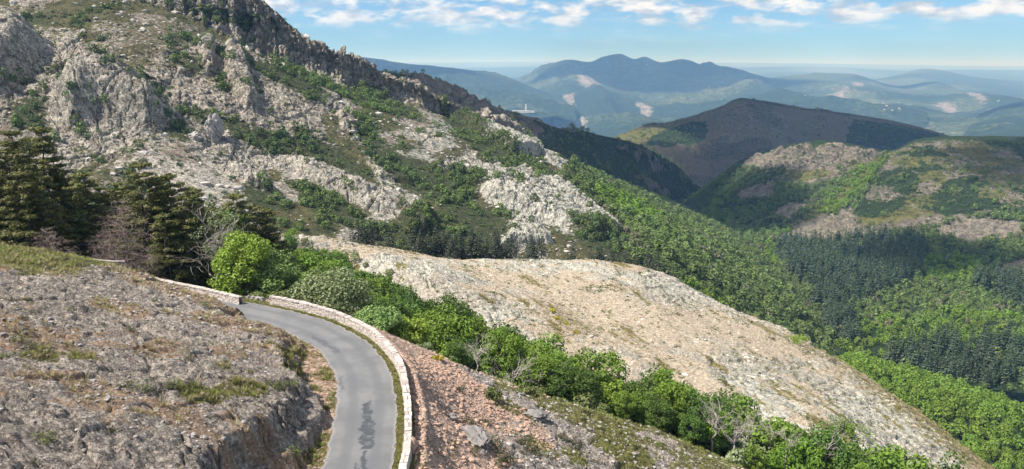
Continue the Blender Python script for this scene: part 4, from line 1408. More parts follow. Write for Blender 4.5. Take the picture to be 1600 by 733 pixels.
# dead pines and the fallen one
for px, pt, Y, Wd, lb in ((188, 305, 80, 9.0, 'reddish dead pine with bare spreading branches in front of the living pines'), (170, 330, 79, 7.5, 'smaller bare dead pine leaning beside the reddish one'), (70, 352, 80, 6.5, 'thin grey dead pine in front of the left pines')):
    t_ = at(px, pt, Y)
    zb = gA(t_[0], Y)
    _, wd = pine(g, t_[2] - zb, Wd, 15, .12, dead=True, droop=.10)
    o = single('dead_pine', wd, 'redwood', lb, 'dead tree')
    o.location = (t_[0], Y, zb - .2)


def bare_tree(H, W, rng, n1=9, lean=(0, 0), fine=6):
    top = np.array([lean[0], lean[1], H * .55])
    wood = [tube(bend((0, 0, -.3), top, rng, 7, .03), np.linspace(.03 * H, .014 * H, 7) * .6, 6)]
    for i in range(n1):
        a = rng.uniform(0, 6.28)
        f = rng.uniform(.35, 1)
        s0 = top * f
        e = s0 + np.array([math.cos(a) * W * .5 * rng.uniform(.4, 1), math.sin(a) * W * .5 * rng.uniform(.4, 1), H * rng.uniform(.15, .5)])
        b1 = bend(s0, e, rng, 6, .06)
        wood.append(tube(b1, np.linspace(.010 * H, .003 * H, 6), 5))
        for j in range(fine):
            q = b1[rng.integers(2, 6)]
            d = unit(e - s0 + rng.normal(size=3) * H * .22)
            b2 = bend(q, q + d * H * rng.uniform(.12, .28), rng, 4, .06)
            wood.append(tube(b2, np.linspace(.0035 * H, .0012 * H, 4), 3))
            for _ in range(3):
                q2 = b2[rng.integers(1, 4)]
                wood.append(tube(bend(q2, q2 + unit(d + .6 * rng.normal(size=3)) * H * .1, rng, 3, .05), np.linspace(.0018 * H, .0008 * H, 3), 3))
    return merge(wood)


# silvery leaning tree right of the pines
t_ = at(330, 328, 83)
zb = gA(t_[0], 83)
H_ = t_[2] - zb
wd = bare_tree(H_, 4.6, g, 11, (1.4, 0), 6)
o = empty('silvery_tree', (t_[0] - .6, 83, zb))
tag(o, 'silvery tree with bare leaning stems and few whitish leaves at the edge of the pines', 'tree')
cc = np.stack([g.normal(1.0, 1.0, 34), g.normal(0, .9, 34), g.uniform(.42, 1.0, 34) * H_], 1)
raw_mesh('crown', *clump_cloud(cc, np.tile([[.75, .75, .5]], (34, 1)), 40, .12, g), M['pale_leaf'], o)
raw_mesh('trunk', *wd, M['deadwood'], o)

# bare trees along the belt
BARE = [(742, 518, 584, 79, 4.2, 'thin white-stemmed bare tree at the near edge of the ravine trees', 1), (795, 545, 620, 79, 5.5, 'tangled grey bare tree at the near edge of the ravine trees', 0), (838, 560, 622, 80, 5.5, 'low sprawling leafless tree beside the deep green trees of the ravine', 0), (1118, 618, 690, 77, 4.6, 'bare brown tree right of the round grey-green ravine trees', 0),
        (1148, 640, 712, 75, 4.8, 'twin-stemmed bleached bare tree where the pale rock ends', 1), (1232, 668, 712, 75, 4.0, 'white forked dead trunk among low green shrubs', 1), (1290, 676, 728, 77, 5.4, 'wide bare tree at the right end of the ravine trees', 0), (1205, 655, 700, 80, 4.4, 'grey leafless crown behind the dark rounded tree', 0), (990, 575, 625, 97, 4.0, 'bare grey crown against the bare hillside', 0), (1036, 598, 640, 96, 3.6, 'small leafless tree between two green ravine trees', 0)]
for px, pt, pb, Y, Wd, lb, pale in BARE:
    t_, b_ = at(px, pt, Y), at(px, pb, Y)
    H_ = t_[2] - b_[2]
    w1 = bare_tree(H_, Wd, g, 9, (.5, 0), 5)
    if 'twin' in lb:
        w2 = bare_tree(H_ * .95, Wd, g, 7, (.9, 0), 5)
        w1 = merge([w1, (w2[0] + np.array([1.0, 0, 0]), w2[1])])
    stem = tube([(0, 0, min(0, gA(t_[0], Y) - b_[2])), (0, 0, .1)], [.02 * H_, .018 * H_])
    o = single('bare_tree', merge([w1, stem]), 'deadwood', lb, 'bare tree')
    o.location = (t_[0], Y, b_[2])

# bleached fallen trunk with stubs on the crest of the mound
p0, p1 = at(84, 402, 72), at(192, 410, 72)
z0, z1 = gA(p0[0], 72) + .7, gA(p1[0], 72) + .6
a_ = np.array([p0[0], 72, p0[2]])
b_ = np.array([p1[0], 72.4, p1[2]])
wd = [tube(bend(a_, b_, g, 8, .01), np.linspace(.06, .11, 8), 6)]
for k in range(26):
    f = g.uniform(.3, 1)
    q = a_ * (1 - f) + b_ * f
    e = q + np.array([g.uniform(-.5, .9), g.uniform(-.5, .5), -g.uniform(.4, 1.1)])
    wd.append(tube(bend(q, e, g, 4, .06), np.linspace(.035, .012, 4), 4))
for k in range(60):
    q = b_ + np.array([g.uniform(-.8, 3.6), g.uniform(-.6, .6), 0])
    q[2] = gA(q[0], q[1]) + .1
    e = q + np.array([g.uniform(-1, 1), g.uniform(-.4, .4), g.uniform(.1, 1.1)])
    wd.append(tube(bend(q, e, g, 4, .08), np.linspace(.025, .008, 4), 3))
Vw, Fw = merge(wd)
o = single('fallen_tree', (Vw - a_, Fw), 'deadwood', 'bleached fallen tree with broken branches on the crest of the mound', 'fallen tree')
o.location = a_

# ------------------------------------------------------------------ dark pine row behind the bare hillside
sp1 = [single('dark_pine', spruce(g, 8, 4.6, 420, .36), 'dark_needle', 'small dark pine in the row behind the bare hillside', 'pine tree', 'row of dark pines behind the bare hillside') for _ in range(3)]
rowp = Kind(sp1)
for k in range(64):
    px = g.uniform(548, 1032)
    dense = 645 < px < 835
    if not dense and g.random() < .25:
        continue
    Y = np.interp(px, [540, 700, 860, 1000, 1040], [230, 240, 250, 258, 256]) + g.uniform(-4, 14)
    cr_ = np.interp(px, [540, 560, 700, 850, 1000, 1050], [377, 378, 395, 401, 413, 424])
    top = cr_ - (g.uniform(24, 44) if dense else g.uniform(16, 38))
    t_ = at(px, top, Y)
    h = SHEETS['C'].drop(t_[0], Y)
    zb = h[2] if h is not None else t_[2] - 9
    H_ = float(np.clip(t_[2] - zb, 4, 11))
    rowp.put(k, (t_[0], Y, t_[2] - H_), H_ / 8, group='row of dark pines behind the bare hillside')
rowp.finish()

# ------------------------------------------------------------------ shrubs and small trees on the mountain
C_, F_, J_, D_, G_, B_ = (SHEETS[k] for k in 'CFJDGB')
vi = vscatter(C_.P, 60000, g)
S = C_.P[vi]
rand_u = vi[0] / C_.P.shape[0]
m = shC.mask(GREEN, S[:, 0], S[:, 1], 5, 14, 12)
wild = sstep(.12, .42, fbm(S[:, 0] / 13, (S[:, 2] + .55 * S[:, 1]) / 13, 5, 19)) * .16
fu = (rand_u > .765) | inpoly(S[:, 0], S[:, 1], shC.patch(forest_poly[0]))
keep = (g.random(len(S)) < np.maximum(m * sstep(-.25, .2, fbm(S[:, 0] / 11, S[:, 1] / 11, 4, 640)) * .6, wild) + .006) & ~fu
S = S[keep]
px_ = (S[:, 0] - CAM[0]) / S[:, 1] * FPX + 800
S = S[(px_ > -60) & (S[:, 1] < 520) & (S[:, 2] > -70)]
sz = g.uniform(.3, .85, len(S))
order = np.argsort(-(sz / S[:, 1]))
S, sz = S[order], sz[order]
ok_ = [single('oak_shrub', dome(g, 4.6, 5.2, 190, .42), 'oak_leaf', 'rounded dark green oak shrub on the rocky mountainside', 'shrub', 'oak shrubs on the mountainside') for _ in range(3)]
br_ = [single('bright_shrub', dome(g, 4.6, 5.2, 190, .42), 'wood_leaf', 'fresher green shrub among the darker oaks on the mountainside', 'shrub', 'green shrubs on the mountainside') for _ in range(3)]
oak, brs = Kind(ok_), Kind(br_)
NI = 290
pick = vnoise(S[:, 0] / 40, S[:, 1] / 40, 77)
for k in range(min(NI, len(S))):
    kd = brs if pick[k] > .02 else oak
    kd.put(k, (S[k, 0], S[k, 1], S[k, 2] - .5), sz[k], group='green shrubs on the mountainside' if kd is brs else 'oak shrubs on the mountainside')
oak.finish(), brs.finish()
lowp = [dome(g, 4.6, 5.2, 70, .62) for _ in range(4)]
Vt, Ft, T = tile(lowp, S[NI:] - np.array([0, 0, .4]), sz[NI:], g)
tag(raw_mesh('mountain_scrub', Vt, Ft, M['wood_leaf'], attrs={'tint': T}), kind='stuff', label='scattered green scrub covering the gullies of the mountain')
print('C scrub', len(S))

# ------------------------------------------------------------------ woods of the valley
domes = [dome(g, 6.5, 6.4, 130, .62) for _ in range(5)]
pos, bright = [], []
S = C_.scatter(40000, g)
S = S[(inpoly(S[:, 0], S[:, 1], shC.patch(forest_poly[0])) | (C_.u > .765 + .03 * fbm(S[:, 0] / 25, S[:, 1] / 25, 4, 11))) & (C_.v < .68)]
pos.append(S)
S = F_.scatter(34000, g)
bad = shF.mask(ROCKF, S[:, 0], S[:, 1], 8, 22, 31) + .93 * shF.mask(HEATH, S[:, 0], S[:, 1], 14, 40, 32)
fm = fbm(S[:, 0] / 60, S[:, 1] / 60, 5, 37)
bad = np.where((bad > .5) & (bad < .99) & (fm > .42), .3, bad)
S = S[(g.random(len(S)) > bad) & (F_.v < .64)]
pos.append(S)
S = D_.scatter(6000, g)
bad = shD.mask([[(600, 100), (690, 110), (760, 150), (850, 195), (840, 215), (760, 205), (700, 180), (640, 170)], [(955, 225), (1010, 232), (1045, 262), (1000, 250)], [(985, 268), (1030, 285), (1060, 305), (1020, 298)]], S[:, 0], S[:, 1], 6, 20, 41)
S = S[(g.random(len(S)) > bad * .9) & (fbm(S[:, 0] / 40, (S[:, 2] + .5 * S[:, 1]) / 40, 5, 43) > -.25)]
pos.append(S)
S = np.concatenate(pos)
pxx = S[:, 0] / S[:, 1] * FPX + 800
S = S[(pxx > 600) & (pxx < 1720)]
CON = [[(1245, 468), (1300, 462), (1325, 500), (1322, 540), (1250, 535)], [(1218, 376), (1290, 356), (1380, 372), (1440, 380), (1450, 420), (1400, 455), (1330, 480), (1270, 450), (1225, 425)],
       [(1240, 475), (1300, 470), (1322, 535), (1250, 530)], [(1390, 560), (1480, 540), (1620, 545), (1620, 640), (1500, 620)], [(1520, 440), (1640, 440), (1640, 500), (1580, 480)]]
con = F_.mask(CON, S[:, 0], S[:, 1], 10, 30, 61)
BRT = [[(1040, 318), (1075, 322), (1120, 350), (1150, 372), (1100, 372), (1040, 345)], [(1100, 372), (1215, 385), (1222, 450), (1240, 500), (1170, 440)], [(1440, 400), (1530, 400), (1520, 440), (1450, 440)], [(1310, 500), (1420, 495), (1560, 490), (1640, 505), (1640, 560), (1480, 545), (1380, 570), (1320, 560)], *BRIGHT]
brt = F_.mask(BRT, S[:, 0], S[:, 1], 10, 30, 62)
brt = np.maximum(brt, C_.mask([[(925, 290), (1000, 318), (1040, 350), (985, 345), (940, 318)], [(1050, 430), (1120, 470), (1190, 530), (1150, 530), (1080, 470)]], S[:, 0], S[:, 1], 6, 20, 63))
isc = (con > .5) & (g.random(len(S)) < .5 + .4 * (vnoise(S[:, 0] / 25, S[:, 1] / 25, 3) > -.1))
isb = (brt > .5) & (g.random(len(S)) < .85) & ~isc
sz = g.uniform(.3, .85, len(S)) + .5 * (g.random(len(S)) < .1)
isg = ~isc & ~isb & (g.random(len(S)) < .5 * sstep(.05, .4, fbm(S[:, 0] / 16, S[:, 1] / 16, 3, 650)))
Vt, Ft, T = tile(domes, S[isg] - np.array([0, 0, .6]), sz[isg] * .8, g)
tag(raw_mesh('pale_scrub', Vt, Ft, M['scrub_leaf'], attrs={'tint': T}), kind='stuff', label='brownish and grey-green scrub mixed into the valley woods')
isb_ = isb | isg
Q = S[~isc & ~isb_]
Vt, Ft, T = tile(domes, Q - np.array([0, 0, .6]), sz[~isc & ~isb_], g)
tag(raw_mesh('valley_woodland', Vt, Ft, M['wood_leaf'], attrs={'tint': T}), kind='stuff', label='mixed green woodland covering the valley sides')
Q2 = S[isb]
Vt, Ft, T = tile(domes, Q2 - np.array([0, 0, .6]), sz[isb], g)
tag(raw_mesh('bright_woodland', Vt, Ft, M['beech'], attrs={'tint': T}), kind='stuff', label='bright spring-green woodland along the valley floor')
Q3, s3 = S[isc], g.uniform(.75, 1.3, int(isc.sum()))
order = np.argsort(-(s3 / Q3[:, 1]))
Q3, s3 = Q3[order], s3[order]
sp2 = [single('spruce_tree', spruce(g, 13, 5.6, 330, .62), 'spruce', 'dark conifer in the plantation on the valley floor', 'conifer', 'conifers on the valley floor') for _ in range(3)]
spr = Kind(sp2)
for k in range(min(290, len(Q3))):
    spr.put(k, tuple(Q3[k] - np.array([0, 0, .5])), s3[k] * 1.05, group='conifers on the valley floor')
spr.finish()
if len(Q3) > 290:
    Vt, Ft, T = tile([spruce(g, 13, 5.6, 130, .95) for _ in range(3)], Q3[290:], s3[290:] * 1.05, g)
    tag(raw_mesh('conifer_wood', Vt, Ft, M['spruce'], attrs={'tint': T}), kind='stuff', label='dark conifer plantation farther up the valley')
print('woods', len(Q), len(Q2), len(Q3))

# the near wooded spur at the lower right: trees one can still tell apart
S = J_.scatter(6500, g)
S = S[(S[:, 0] / S[:, 1] * FPX + 800 < 1720)]
acc = []
for q in S:
    if all((q[0] - a[0]) ** 2 + (q[1] - a[1]) ** 2 > (2.4 + 1.8 * h01(np.array([q[0] // 7]), np.array([q[1] // 7]))[0]) ** 2 for a in acc):
        acc.append(q)
stem = tube([(0, 0, -1), (.1, 0, 2), (0, .1, 4.4)], [.22, .16, .06], 6)
jb = [plant('beech_tree', dome(g, 7, 7, 620, .33, 22), stem, 'beech', 'light green beech on the wooded spur below the bare hillside', 'tree', 'beeches on the wooded spur') for _ in range(3)]
jd = [plant('broadleaf_tree', dome(g, 7, 7, 620, .33, 22), stem, 'bright_leaf', 'mid green broadleaf tree on the wooded spur below the bare hillside', 'tree', 'broadleaf trees on the wooded spur') for _ in range(2)]
jb, jd = Kind(jb), Kind(jd)
acc.sort(key=lambda q: q[1])
for k, q in enumerate(acc[:170]):
    kd = jb if g.random() < .8 else jd
    kd.put(k, (q[0], q[1], q[2] - .6), g.uniform(.38, .85), group='beeches on the wooded spur' if kd is jb else 'broadleaf trees on the wooded spur')
jb.finish(), jd.finish()
print('J', len(acc))
if len(acc) > 170:
    Vt, Ft, T = tile([dome(g, 7, 7, 200, .55, 14) for _ in range(3)], np.array(acc[170:]) - np.array([0, 0, .6]), g.uniform(.55, .9, len(acc) - 170), g)
    tag(raw_mesh('spur_woodland', Vt, Ft, M['beech'], attrs={'tint': T}), kind='stuff', label='light green woodland along the top of the wooded spur')
# woods on the dark hill
S = G_.scatter(5000, g)
wd_ = shG.mask([[(990, 205), (1060, 190), (1110, 185), (1100, 220), (1050, 235), (1010, 222)], [(1330, 184), (1440, 202), (1500, 218), (1420, 235), (1330, 215)]], S[:, 0], S[:, 1], 20, 60, 54)
S = S[(wd_ > .5) | (g.random(len(S)) < .10)]
Vt, Ft, T = tile([dome(g, 6, 8, 50, 1.2) for _ in range(3)], S, g.uniform(.6, 1.1, len(S)), g)
tag(raw_mesh('hill_scrub', Vt, Ft, M['wood_leaf'], attrs={'tint': T}), kind='stuff', label='dark scrub on the shaded hill across the valley')
# ------------------------------------------------------------------ loose stones, boulders
def ico(sub=0):
    import bmesh
    bm = bmesh.new()
    bmesh.ops.create_icosphere(bm, subdivisions=sub + 1, radius=1)
    v = np.array([q.co[:] for q in bm.verts])
    f = np.array([[q.index for q in p.verts] for p in bm.faces])
    bm.free()
    return v, f


def stone(rng, sub=0, flat=.6):
    v, f = ico(sub)
    s = v * (1 + rng.uniform(-.32, .32, (len(v), 1))) * np.array([rng.uniform(.8, 1.3), rng.uniform(.6, 1.0), rng.uniform(.45, .8) * flat * 1.4])
    return s, f


def stone_mat(name, a, b):
    m = bpy.data.materials.new(name)
    N = NT(m)
    t = N.n('ShaderNodeAttribute', attribute_name='tint').outputs['Fac']
    nz = N.noise(N.n('ShaderNodeNewGeometry').outputs['Position'], 9, 6, .7)
    c = N.mix(t, a, b)
    c = N.mix(N.math('MULTIPLY', N.ramp(nz, .5, .7), .5), c, tuple(min(.65, k * 1.3) for k in b))
    c = N.mix(N.math('MULTIPLY', N.ramp(nz, .48, .33), .5), c, tuple(k * .5 for k in a))
    bp = N.n('ShaderNodeBump', {'Strength': .5, 'Distance': .05, 'Height': nz})
    bs = N.n('ShaderNodeBsdfPrincipled', {'Base Color': c, 'Roughness': .93, 'Normal': bp.outputs[0], 'Specular IOR Level': .15})
    N.n('ShaderNodeOutputMaterial', {0: bs.outputs[0]})
    return m


M['scree'] = stone_mat('pink_scree_stone', (.28, .18, .13), (.55, .385, .29))
M['grey'] = stone_mat('grey_stone', (.22, .20, .19), (.50, .46, .42))
M['darkstone'] = stone_mat('dark_grey_stone', (.14, .13, .125), (.30, .275, .255))
g = np.random.default_rng(33)
st_ = [stone(g) for _ in range(6)]


def sprinkle(name, mat, n, test, size, lab, xr, yr, sink=.2):
    xs, ys = g.uniform(*xr, n), g.uniform(*yr, n)
    i = np.clip(np.searchsorted(ax_, xs), 1, len(ax_) - 1)
    j = np.clip(np.searchsorted(ay_, ys), 1, len(ay_) - 1)
    k = test(i, j, xs, ys)
    xs, ys, i, j = xs[k], ys[k], i[k], j[k]
    sz = size(len(xs))
    V, F, T = tile(st_, np.stack([xs, ys, z_A[i, j] + sz * (.4 - sink)], 1), sz, g)
    return tag(raw_mesh(name, V, F, M[mat], attrs={'tint': T}), kind='stuff', label=lab)


power = lambda lo, hi, e: (lambda n: lo * (1 - g.random(n) * (1 - (lo / hi) ** e)) ** (-1 / e))
sprinkle('scree', 'scree', 60000, lambda i, j, x, y: (g.random(len(x)) < scree_m[i, j] * .8) & (sd[i, j] > 1.35), power(.04, .34, 1.7), 'pinkish broken stones spilling down from the parapet', (-9, 22), (34, 75))
sprinkle('verge_stones', 'scree', 16000, lambda i, j, x, y: (left[i, j] > .15) & (left[i, j] < verge[i, j] + .4), power(.03, .16, 1.8), 'small pinkish stones on the verge under the rock mound', (-36, -8), (34, 76))
sprinkle('loose_stones', 'grey', 42000, lambda i, j, x, y: (left[i, j] > verge[i, j] + 1.2) & (g.random(len(x)) < .08 + .75 * cover[i, j] * (1 - .6 * grass[i, j])), power(.04, .24, 1.9), 'pale loose stones lying on the rock mound', (-56, -9), (24, 74))
sprinkle('rubble', 'grey', 16000, lambda i, j, x, y: (sd[i, j] > 2.4) & (rockyR[i, j] > .4) & (g.random(len(x)) < .35), power(.06, .3, 1.9), 'grey rubble on the slope above the ravine', (-4, 32), (44, 76))


def boulder(name, loc, size, lab, mat='grey', sub=3, seed=0, rz=0.0):
    v, f = ico(sub)
    r = 1 + .40 * fbm(v[:, 0] * 1.3 + seed, v[:, 1] * 1.3 + v[:, 2], 4, seed) + .42 * blocks(v[:, 0] + .4 * v[:, 2], v[:, 2] + .5 * v[:, 1], .6, seed + 2, .4, .9, .08) + .15 * blocks(v[:, 0] - .4 * v[:, 1], v[:, 2], .25, seed + 4, .4, .9, .1)
    o = raw_mesh(name, v * r[:, None] * np.array(size), f, M[mat], attrs={'tint': np.clip(.45 + .6 * fbm(v[:, 0] * 2, v[:, 2] * 2, 3, seed), 0, 1)})
    o.location = loc
    o.rotation_euler = (0, 0, rz)
    return tag(o, lab, 'rock')


def put_boulder(px, py, sz, lab, sheet='A', **k):
    h = SHEETS[sheet].hit(px, py)
    if h is not None:
        return boulder('boulder', h + np.array([0, 0, sz[2] * .25]), sz, lab, **k)


put_boulder(742, 690, (.9, 1.9, .7), 'long grey boulder between two dark shrubs on the scree', mat='darkstone', seed=3, rz=.5)
put_boulder(640, 704, (.45, .5, .7), 'pale upright block leaning on the outer foot of the stone parapet', mat='scree', seed=5)
put_boulder(706, 655, (.45, .4, .35), 'dark grey boulder alone in the middle of the pink scree', mat='darkstone', seed=8)
put_boulder(836, 652, (1.2, .8, .5), 'grey boulder at the head of the rocky slope above the ravine', mat='darkstone', seed=9)
h = shC.hit(337, 214)
boulder('rock_pinnacle', h + np.array([0, 0, 3.2]), (3.1, 2.6, 5.6), 'pale rock pinnacle standing alone on the mountain shoulder', seed=13, sub=5)
h = shC.hit(306, 216)
boulder('boulder', h + np.array([0, 0, .5]), (2.2, 1.8, 1.6), 'low boulder left of the pale rock pinnacle', seed=15)
for k, (px, py) in enumerate(((384, 470), (392, 471), (399, 472), (406, 473))):
    p_ = atz(px, py, 0)
    boulder('boulder', p_ + np.array([0, .8, .12]), (.28, .24, .22), 'small pale stone, %s of the four closing the gap between the parapets' % ('leftmost', 'second from the left', 'third from the left', 'rightmost')[k], seed=20 + k)

# ------------------------------------------------------------------ grass and small shrubs near the camera
def tuft(rng, n=26, h=.28, w=.22):
    a = rng.uniform(0, 6.28, n)
    r = rng.uniform(0, w * .5, n)
    b = np.stack([np.cos(a) * r, np.sin(a) * r, np.zeros(n)], 1)
    d = np.stack([np.cos(a) * rng.uniform(.2, .8, n), np.sin(a) * rng.uniform(.2, .8, n), np.ones(n)], 1)
    t = b + d * (h * rng.uniform(.6, 1.2, n))[:, None]
    s = np.stack([-np.sin(a), np.cos(a), 0 * a], 1) * .014
    V = np.stack([b - s, b + s, t + s * .3, t - s * .3], 1).reshape(-1, 3)
    return V, np.arange(4 * n).reshape(n, 4)


def grassy(name, mat, n, test, size, lab, xr, yr, proto):
    xs, ys = g.uniform(*xr, n), g.uniform(*yr, n)
    i = np.clip(np.searchsorted(ax_, xs), 1, len(ax_) - 1)
    j = np.clip(np.searchsorted(ay_, ys), 1, len(ay_) - 1)
    k = test(i, j, xs, ys)
    xs, ys, i, j = xs[k], ys[k], i[k], j[k]
    V, F, T = tile(proto, np.stack([xs, ys, z_A[i, j] - .02], 1), size(len(xs)), g)
    return tag(raw_mesh(name, V, F, M[mat], attrs={'tint': T}), kind='stuff', label=lab)


tf = [tuft(g) for _ in range(4)]
uni = lambda a, b: (lambda n: g.uniform(a, b, n))
grassy('grass', 'grassm', 14000, lambda i, j, x, y: (sd[i, j] > .12) & (sd[i, j] < .62), uni(.35, .9), 'green grass between the asphalt and the parapet', (-30, -6), (14, 74), tf)
gnz = lambda x, y: fbm(x / 1.6, y / 1.6, 3, 95)
grassy('mound_grass', 'grassm', 40000, lambda i, j, x, y: (left[i, j] > .3) & (g.random(len(x)) < .55 * sstep(.35, .9, grass[i, j] + .5 * gnz(x, y))), uni(.5, 1.2), 'short green grass on the mound', (-62, -10), (24, 80), tf)
grassy('dry_grass', 'drygrass', 52000, lambda i, j, x, y: (left[i, j] > .2) & (g.random(len(x)) < .5 * sstep(.2, .8, grass[i, j] * .6 + .5 * cover[i, j] - .5 * gnz(x, y))), uni(.4, 1.1), 'dry straw-coloured grass on the mound', (-62, -10), (24, 80), tf)
grassy('slope_grass', 'grassm', 26000, lambda i, j, x, y: (sd[i, j] > 3) & (g.random(len(x)) < .5 * sstep(.3, .9, grass[i, j])), uni(.4, 1.0), 'green grass on the slope above the ravine', (-10, 34), (44, 80), tf)


def low_shrub(rng, W=1.2, H=.6, n=260, leaf=.07, up=.9):
    C = np.stack([rng.uniform(-.4, .4, 9) * W, rng.uniform(-.4, .4, 9) * W, rng.uniform(.15, .55, 9) * H], 1)
    return clump_cloud(C, np.tile([[W * .24, W * .24, H * .42]], (9, 1)), n // 9, leaf, rng, up=up, rnd=.7, aspect=.35, shell=.2)


hp = Kind([single('heather_shrub', low_shrub(g), 'heather', 'x', 'shrub') for _ in range(3)])
gp = Kind([single('gorse_shrub', low_shrub(g, 1.3, .8), 'gorse', 'x', 'shrub') for _ in range(3)])
MOUND = [(243, 470), (259, 493), (202, 518), (109, 484), (57, 489), (33, 501), (33, 532), (43, 546), (68, 542), (116, 550), (291, 566), (200, 607), (218, 609), (236, 611), (255, 608), (268, 604), (293, 600), (370, 698), (68, 693), (50, 727), (173, 680), (318, 477), (60, 415), (75, 420), (20, 410), (130, 418), (165, 425), (40, 430), (100, 408), (425, 604), (436, 606), (448, 606), (460, 600), (455, 712), (352, 492), (20, 470), (10, 560)]
for k, (px, py) in enumerate(MOUND):
    h = SHEETS['A'].hit(px, py)
    if h is None:
        continue
    ov = 420 < px < 465 and 590 < py < 612
    lab = 'green shrub growing under the overhanging rock beside the road' if ov else 'small dark green shrub in a hollow of the rock mound'
    (gp if ov or k % 3 == 0 else hp).put(k, tuple(h - np.array([0, 0, .05])), g.uniform(.55, 1.05), label=lab if ov or not (k % 3 == 0) else 'small olive gorse shrub on the rock mound', group='shrubs under the overhang' if ov else ('heather shrubs on the rock mound' if k % 3 else 'gorse shrubs on the rock mound'))
SCREE = [(735, 660), (745, 668), (752, 678), (760, 688), (768, 698), (775, 708), (782, 718), (790, 727), (757, 664), (812, 690), (822, 697), (833, 704), (818, 708), (842, 712), (740, 706), (716, 608), (905, 705), (893, 694), (930, 720), (880, 685)]
for k, (px, py) in enumerate(SCREE):
    h = SHEETS['A'].hit(px, py)
    if h is not None:
        mid_ = px < 800
        hp.put(k, tuple(h - np.array([0, 0, .05])), g.uniform(.9, 1.6), label='dark green shrub in the row running down the middle of the scree' if mid_ else 'dark green shrub on the grey rocks right of the scree', group='shrubs down the middle of the scree' if mid_ else 'shrubs on the grey rocks')
SL = [(1205, 530, 1.5, 0), (1210, 562, 1.3, 1), (1239, 577, 1.6, 0), (1091, 494, 1.4, 1), (1058, 543, 1.2, 0), (1140, 521, .8, 1), (835, 501, 1.2, 0), (980, 470, 1.0, 1), (1216, 618, .8, 0), (1167, 597, .7, 1), (1300, 566, 2.2, 0), (1305, 664, 2.4, 1)]
for k, (px, py, s, a) in enumerate(SL):
    h = SHEETS['B'].hit(px, py)
    if h is not None:
        hp.put(k, tuple(h - np.array([0, 0, .1])), s, label='dark round shrub on the pale bare hillside', group='dark shrubs on the bare hillside')
S = SHEETS['B'].scatter(2600, g)
S = S[(fbm(S[:, 0] / 20, S[:, 1] / 20, 4, 99) > .12) & (S[:, 1] < 215)][:150]
for k, q in enumerate(S):
    (hp if k % 2 else gp).put(k, tuple(q - np.array([0, 0, .08])), g.uniform(.35, .85), label='low dark heather tuft on the bare hillside' if k % 2 else 'low olive gorse tuft on the bare hillside', group='heather tufts on the bare hillside' if k % 2 else 'gorse tufts on the bare hillside')
hp.finish(), gp.finish()


def bush_at(px, py, W, H, mat, lab, sheet='B', name='shrub', n=1400, leaf=.13):
    h = SHEETS[sheet].hit(px, py)
    if h is None:
        return
    C = np.stack([g.normal(0, .26, 26) * W, g.normal(0, .26, 26) * W, g.uniform(.2, .8, 26) * H], 1)
    o = single(name, clump_cloud(C, np.tile([[W * .2, W * .2, H * .24]], (26, 1)), n // 26, leaf, g), mat, lab, 'shrub')
    o.location = h - np.array([0, 0, .15])


bush_at(1245, 536, 3.4, 2.6, 'bright_leaf', 'bright green round bush near the edge of the bare hillside')
bush_at(1327, 684, 4.2, 3.6, 'beech', 'green bush with orange twigs low on the bare hillside')
bush_at(1310, 672, 3.0, 2.6, 'pale_leaf', 'grey-leaved bush beside the green bush low on the bare hillside')
bush_at(1322, 566, 3.6, 3.2, 'bright_leaf', 'bright green bush just over the edge of the bare hillside')
bush_at(682, 562, 1.0, .5, 'yellow', 'yellow-flowering broom bush at the edge of the ravine trees', 'A')
bush_at(820, 612, 1.8, .8, 'gorse', 'olive broom bush on the crest above the ravine', 'A')
bush_at(1290, 700, 1.6, 1.0, 'yellow', 'orange-yellow broom among the shrubs at the right end of the ravine', 'B')
bush_at(770, 625, 1.0, 1.5, 'gorse', 'single upright little shrub on the grey rocks', 'A', n=500)
for k, (px, py) in enumerate(((870, 498), (885, 506), (862, 486), (900, 520))):
    bush_at(px, py, 1.5, .6, 'yellow', 'yellow broom cushion, %s of the four in the hillside hollow' % ('second from left', 'second from right', 'leftmost', 'rightmost')[k], 'B', n=400)

# stones, grass and dwarf scrub on the open slopes
PB, PC = SHEETS['B'].P, SHEETS['C'].P


def on_slope(name, P, n, test, proto, size, mat, lab, sink=.15):
    i, j = vscatter(P, n, g)
    k = test(i, j)
    i, j = i[k], j[k]
    s = size(len(i))
    q = P[i, j] - np.array([0, 0, 1.0]) * (s * sink)[:, None]
    V, F, T = tile(proto, q, s, g)
    tag(raw_mesh(name, V, F, M[mat], attrs={'tint': T}), kind='stuff', label=lab)


M['palestone'] = stone_mat('pale_pink_stone', (.36, .30, .25), (.62, .55, .47))
M['mtstone'] = stone_mat('pale_grey_stone', (.32, .29, .26), (.60, .55, .49))
sl_ = [stone(g, 0, .4) for _ in range(5)]
on_slope('hillside_stones', PB, 26000, lambda i, j: (g.random(len(i)) < .5 * sstep(.0, .45, fbm(PB[i, j, 0] / 7, PB[i, j, 1] / 16, 4, 71))) & (PB[i, j, 1] > 98), sl_, power(.12, .75, 1.5), 'palestone', 'pale flat stones strewn over the bare hillside', 0)
tb = [tuft(g, 34, .34, .5) for _ in range(4)]
on_slope('hillside_grass', PB, 30000, lambda i, j: g.random(len(i)) < .06 + .8 * sstep(.15, .6, grassB[i, j]), tb, uni(.6, 1.5), 'drygrass', 'straw-coloured grass between the stones of the bare hillside', 0)
ht = [low_shrub(g, 1.1, .55, 54, .16) for _ in range(3)]
on_slope('hillside_heath', PB, 15000, lambda i, j: (fbm(PB[i, j, 0] / 5, PB[i, j, 1] / 12, 4, 7) > .02) & (g.random(len(i)) < .8), ht, uni(.22, .75), 'gorse', 'dwarf gorse and heath in the creases of the bare hillside', 0)
ms = [stone(g, 0, .7) for _ in range(5)]
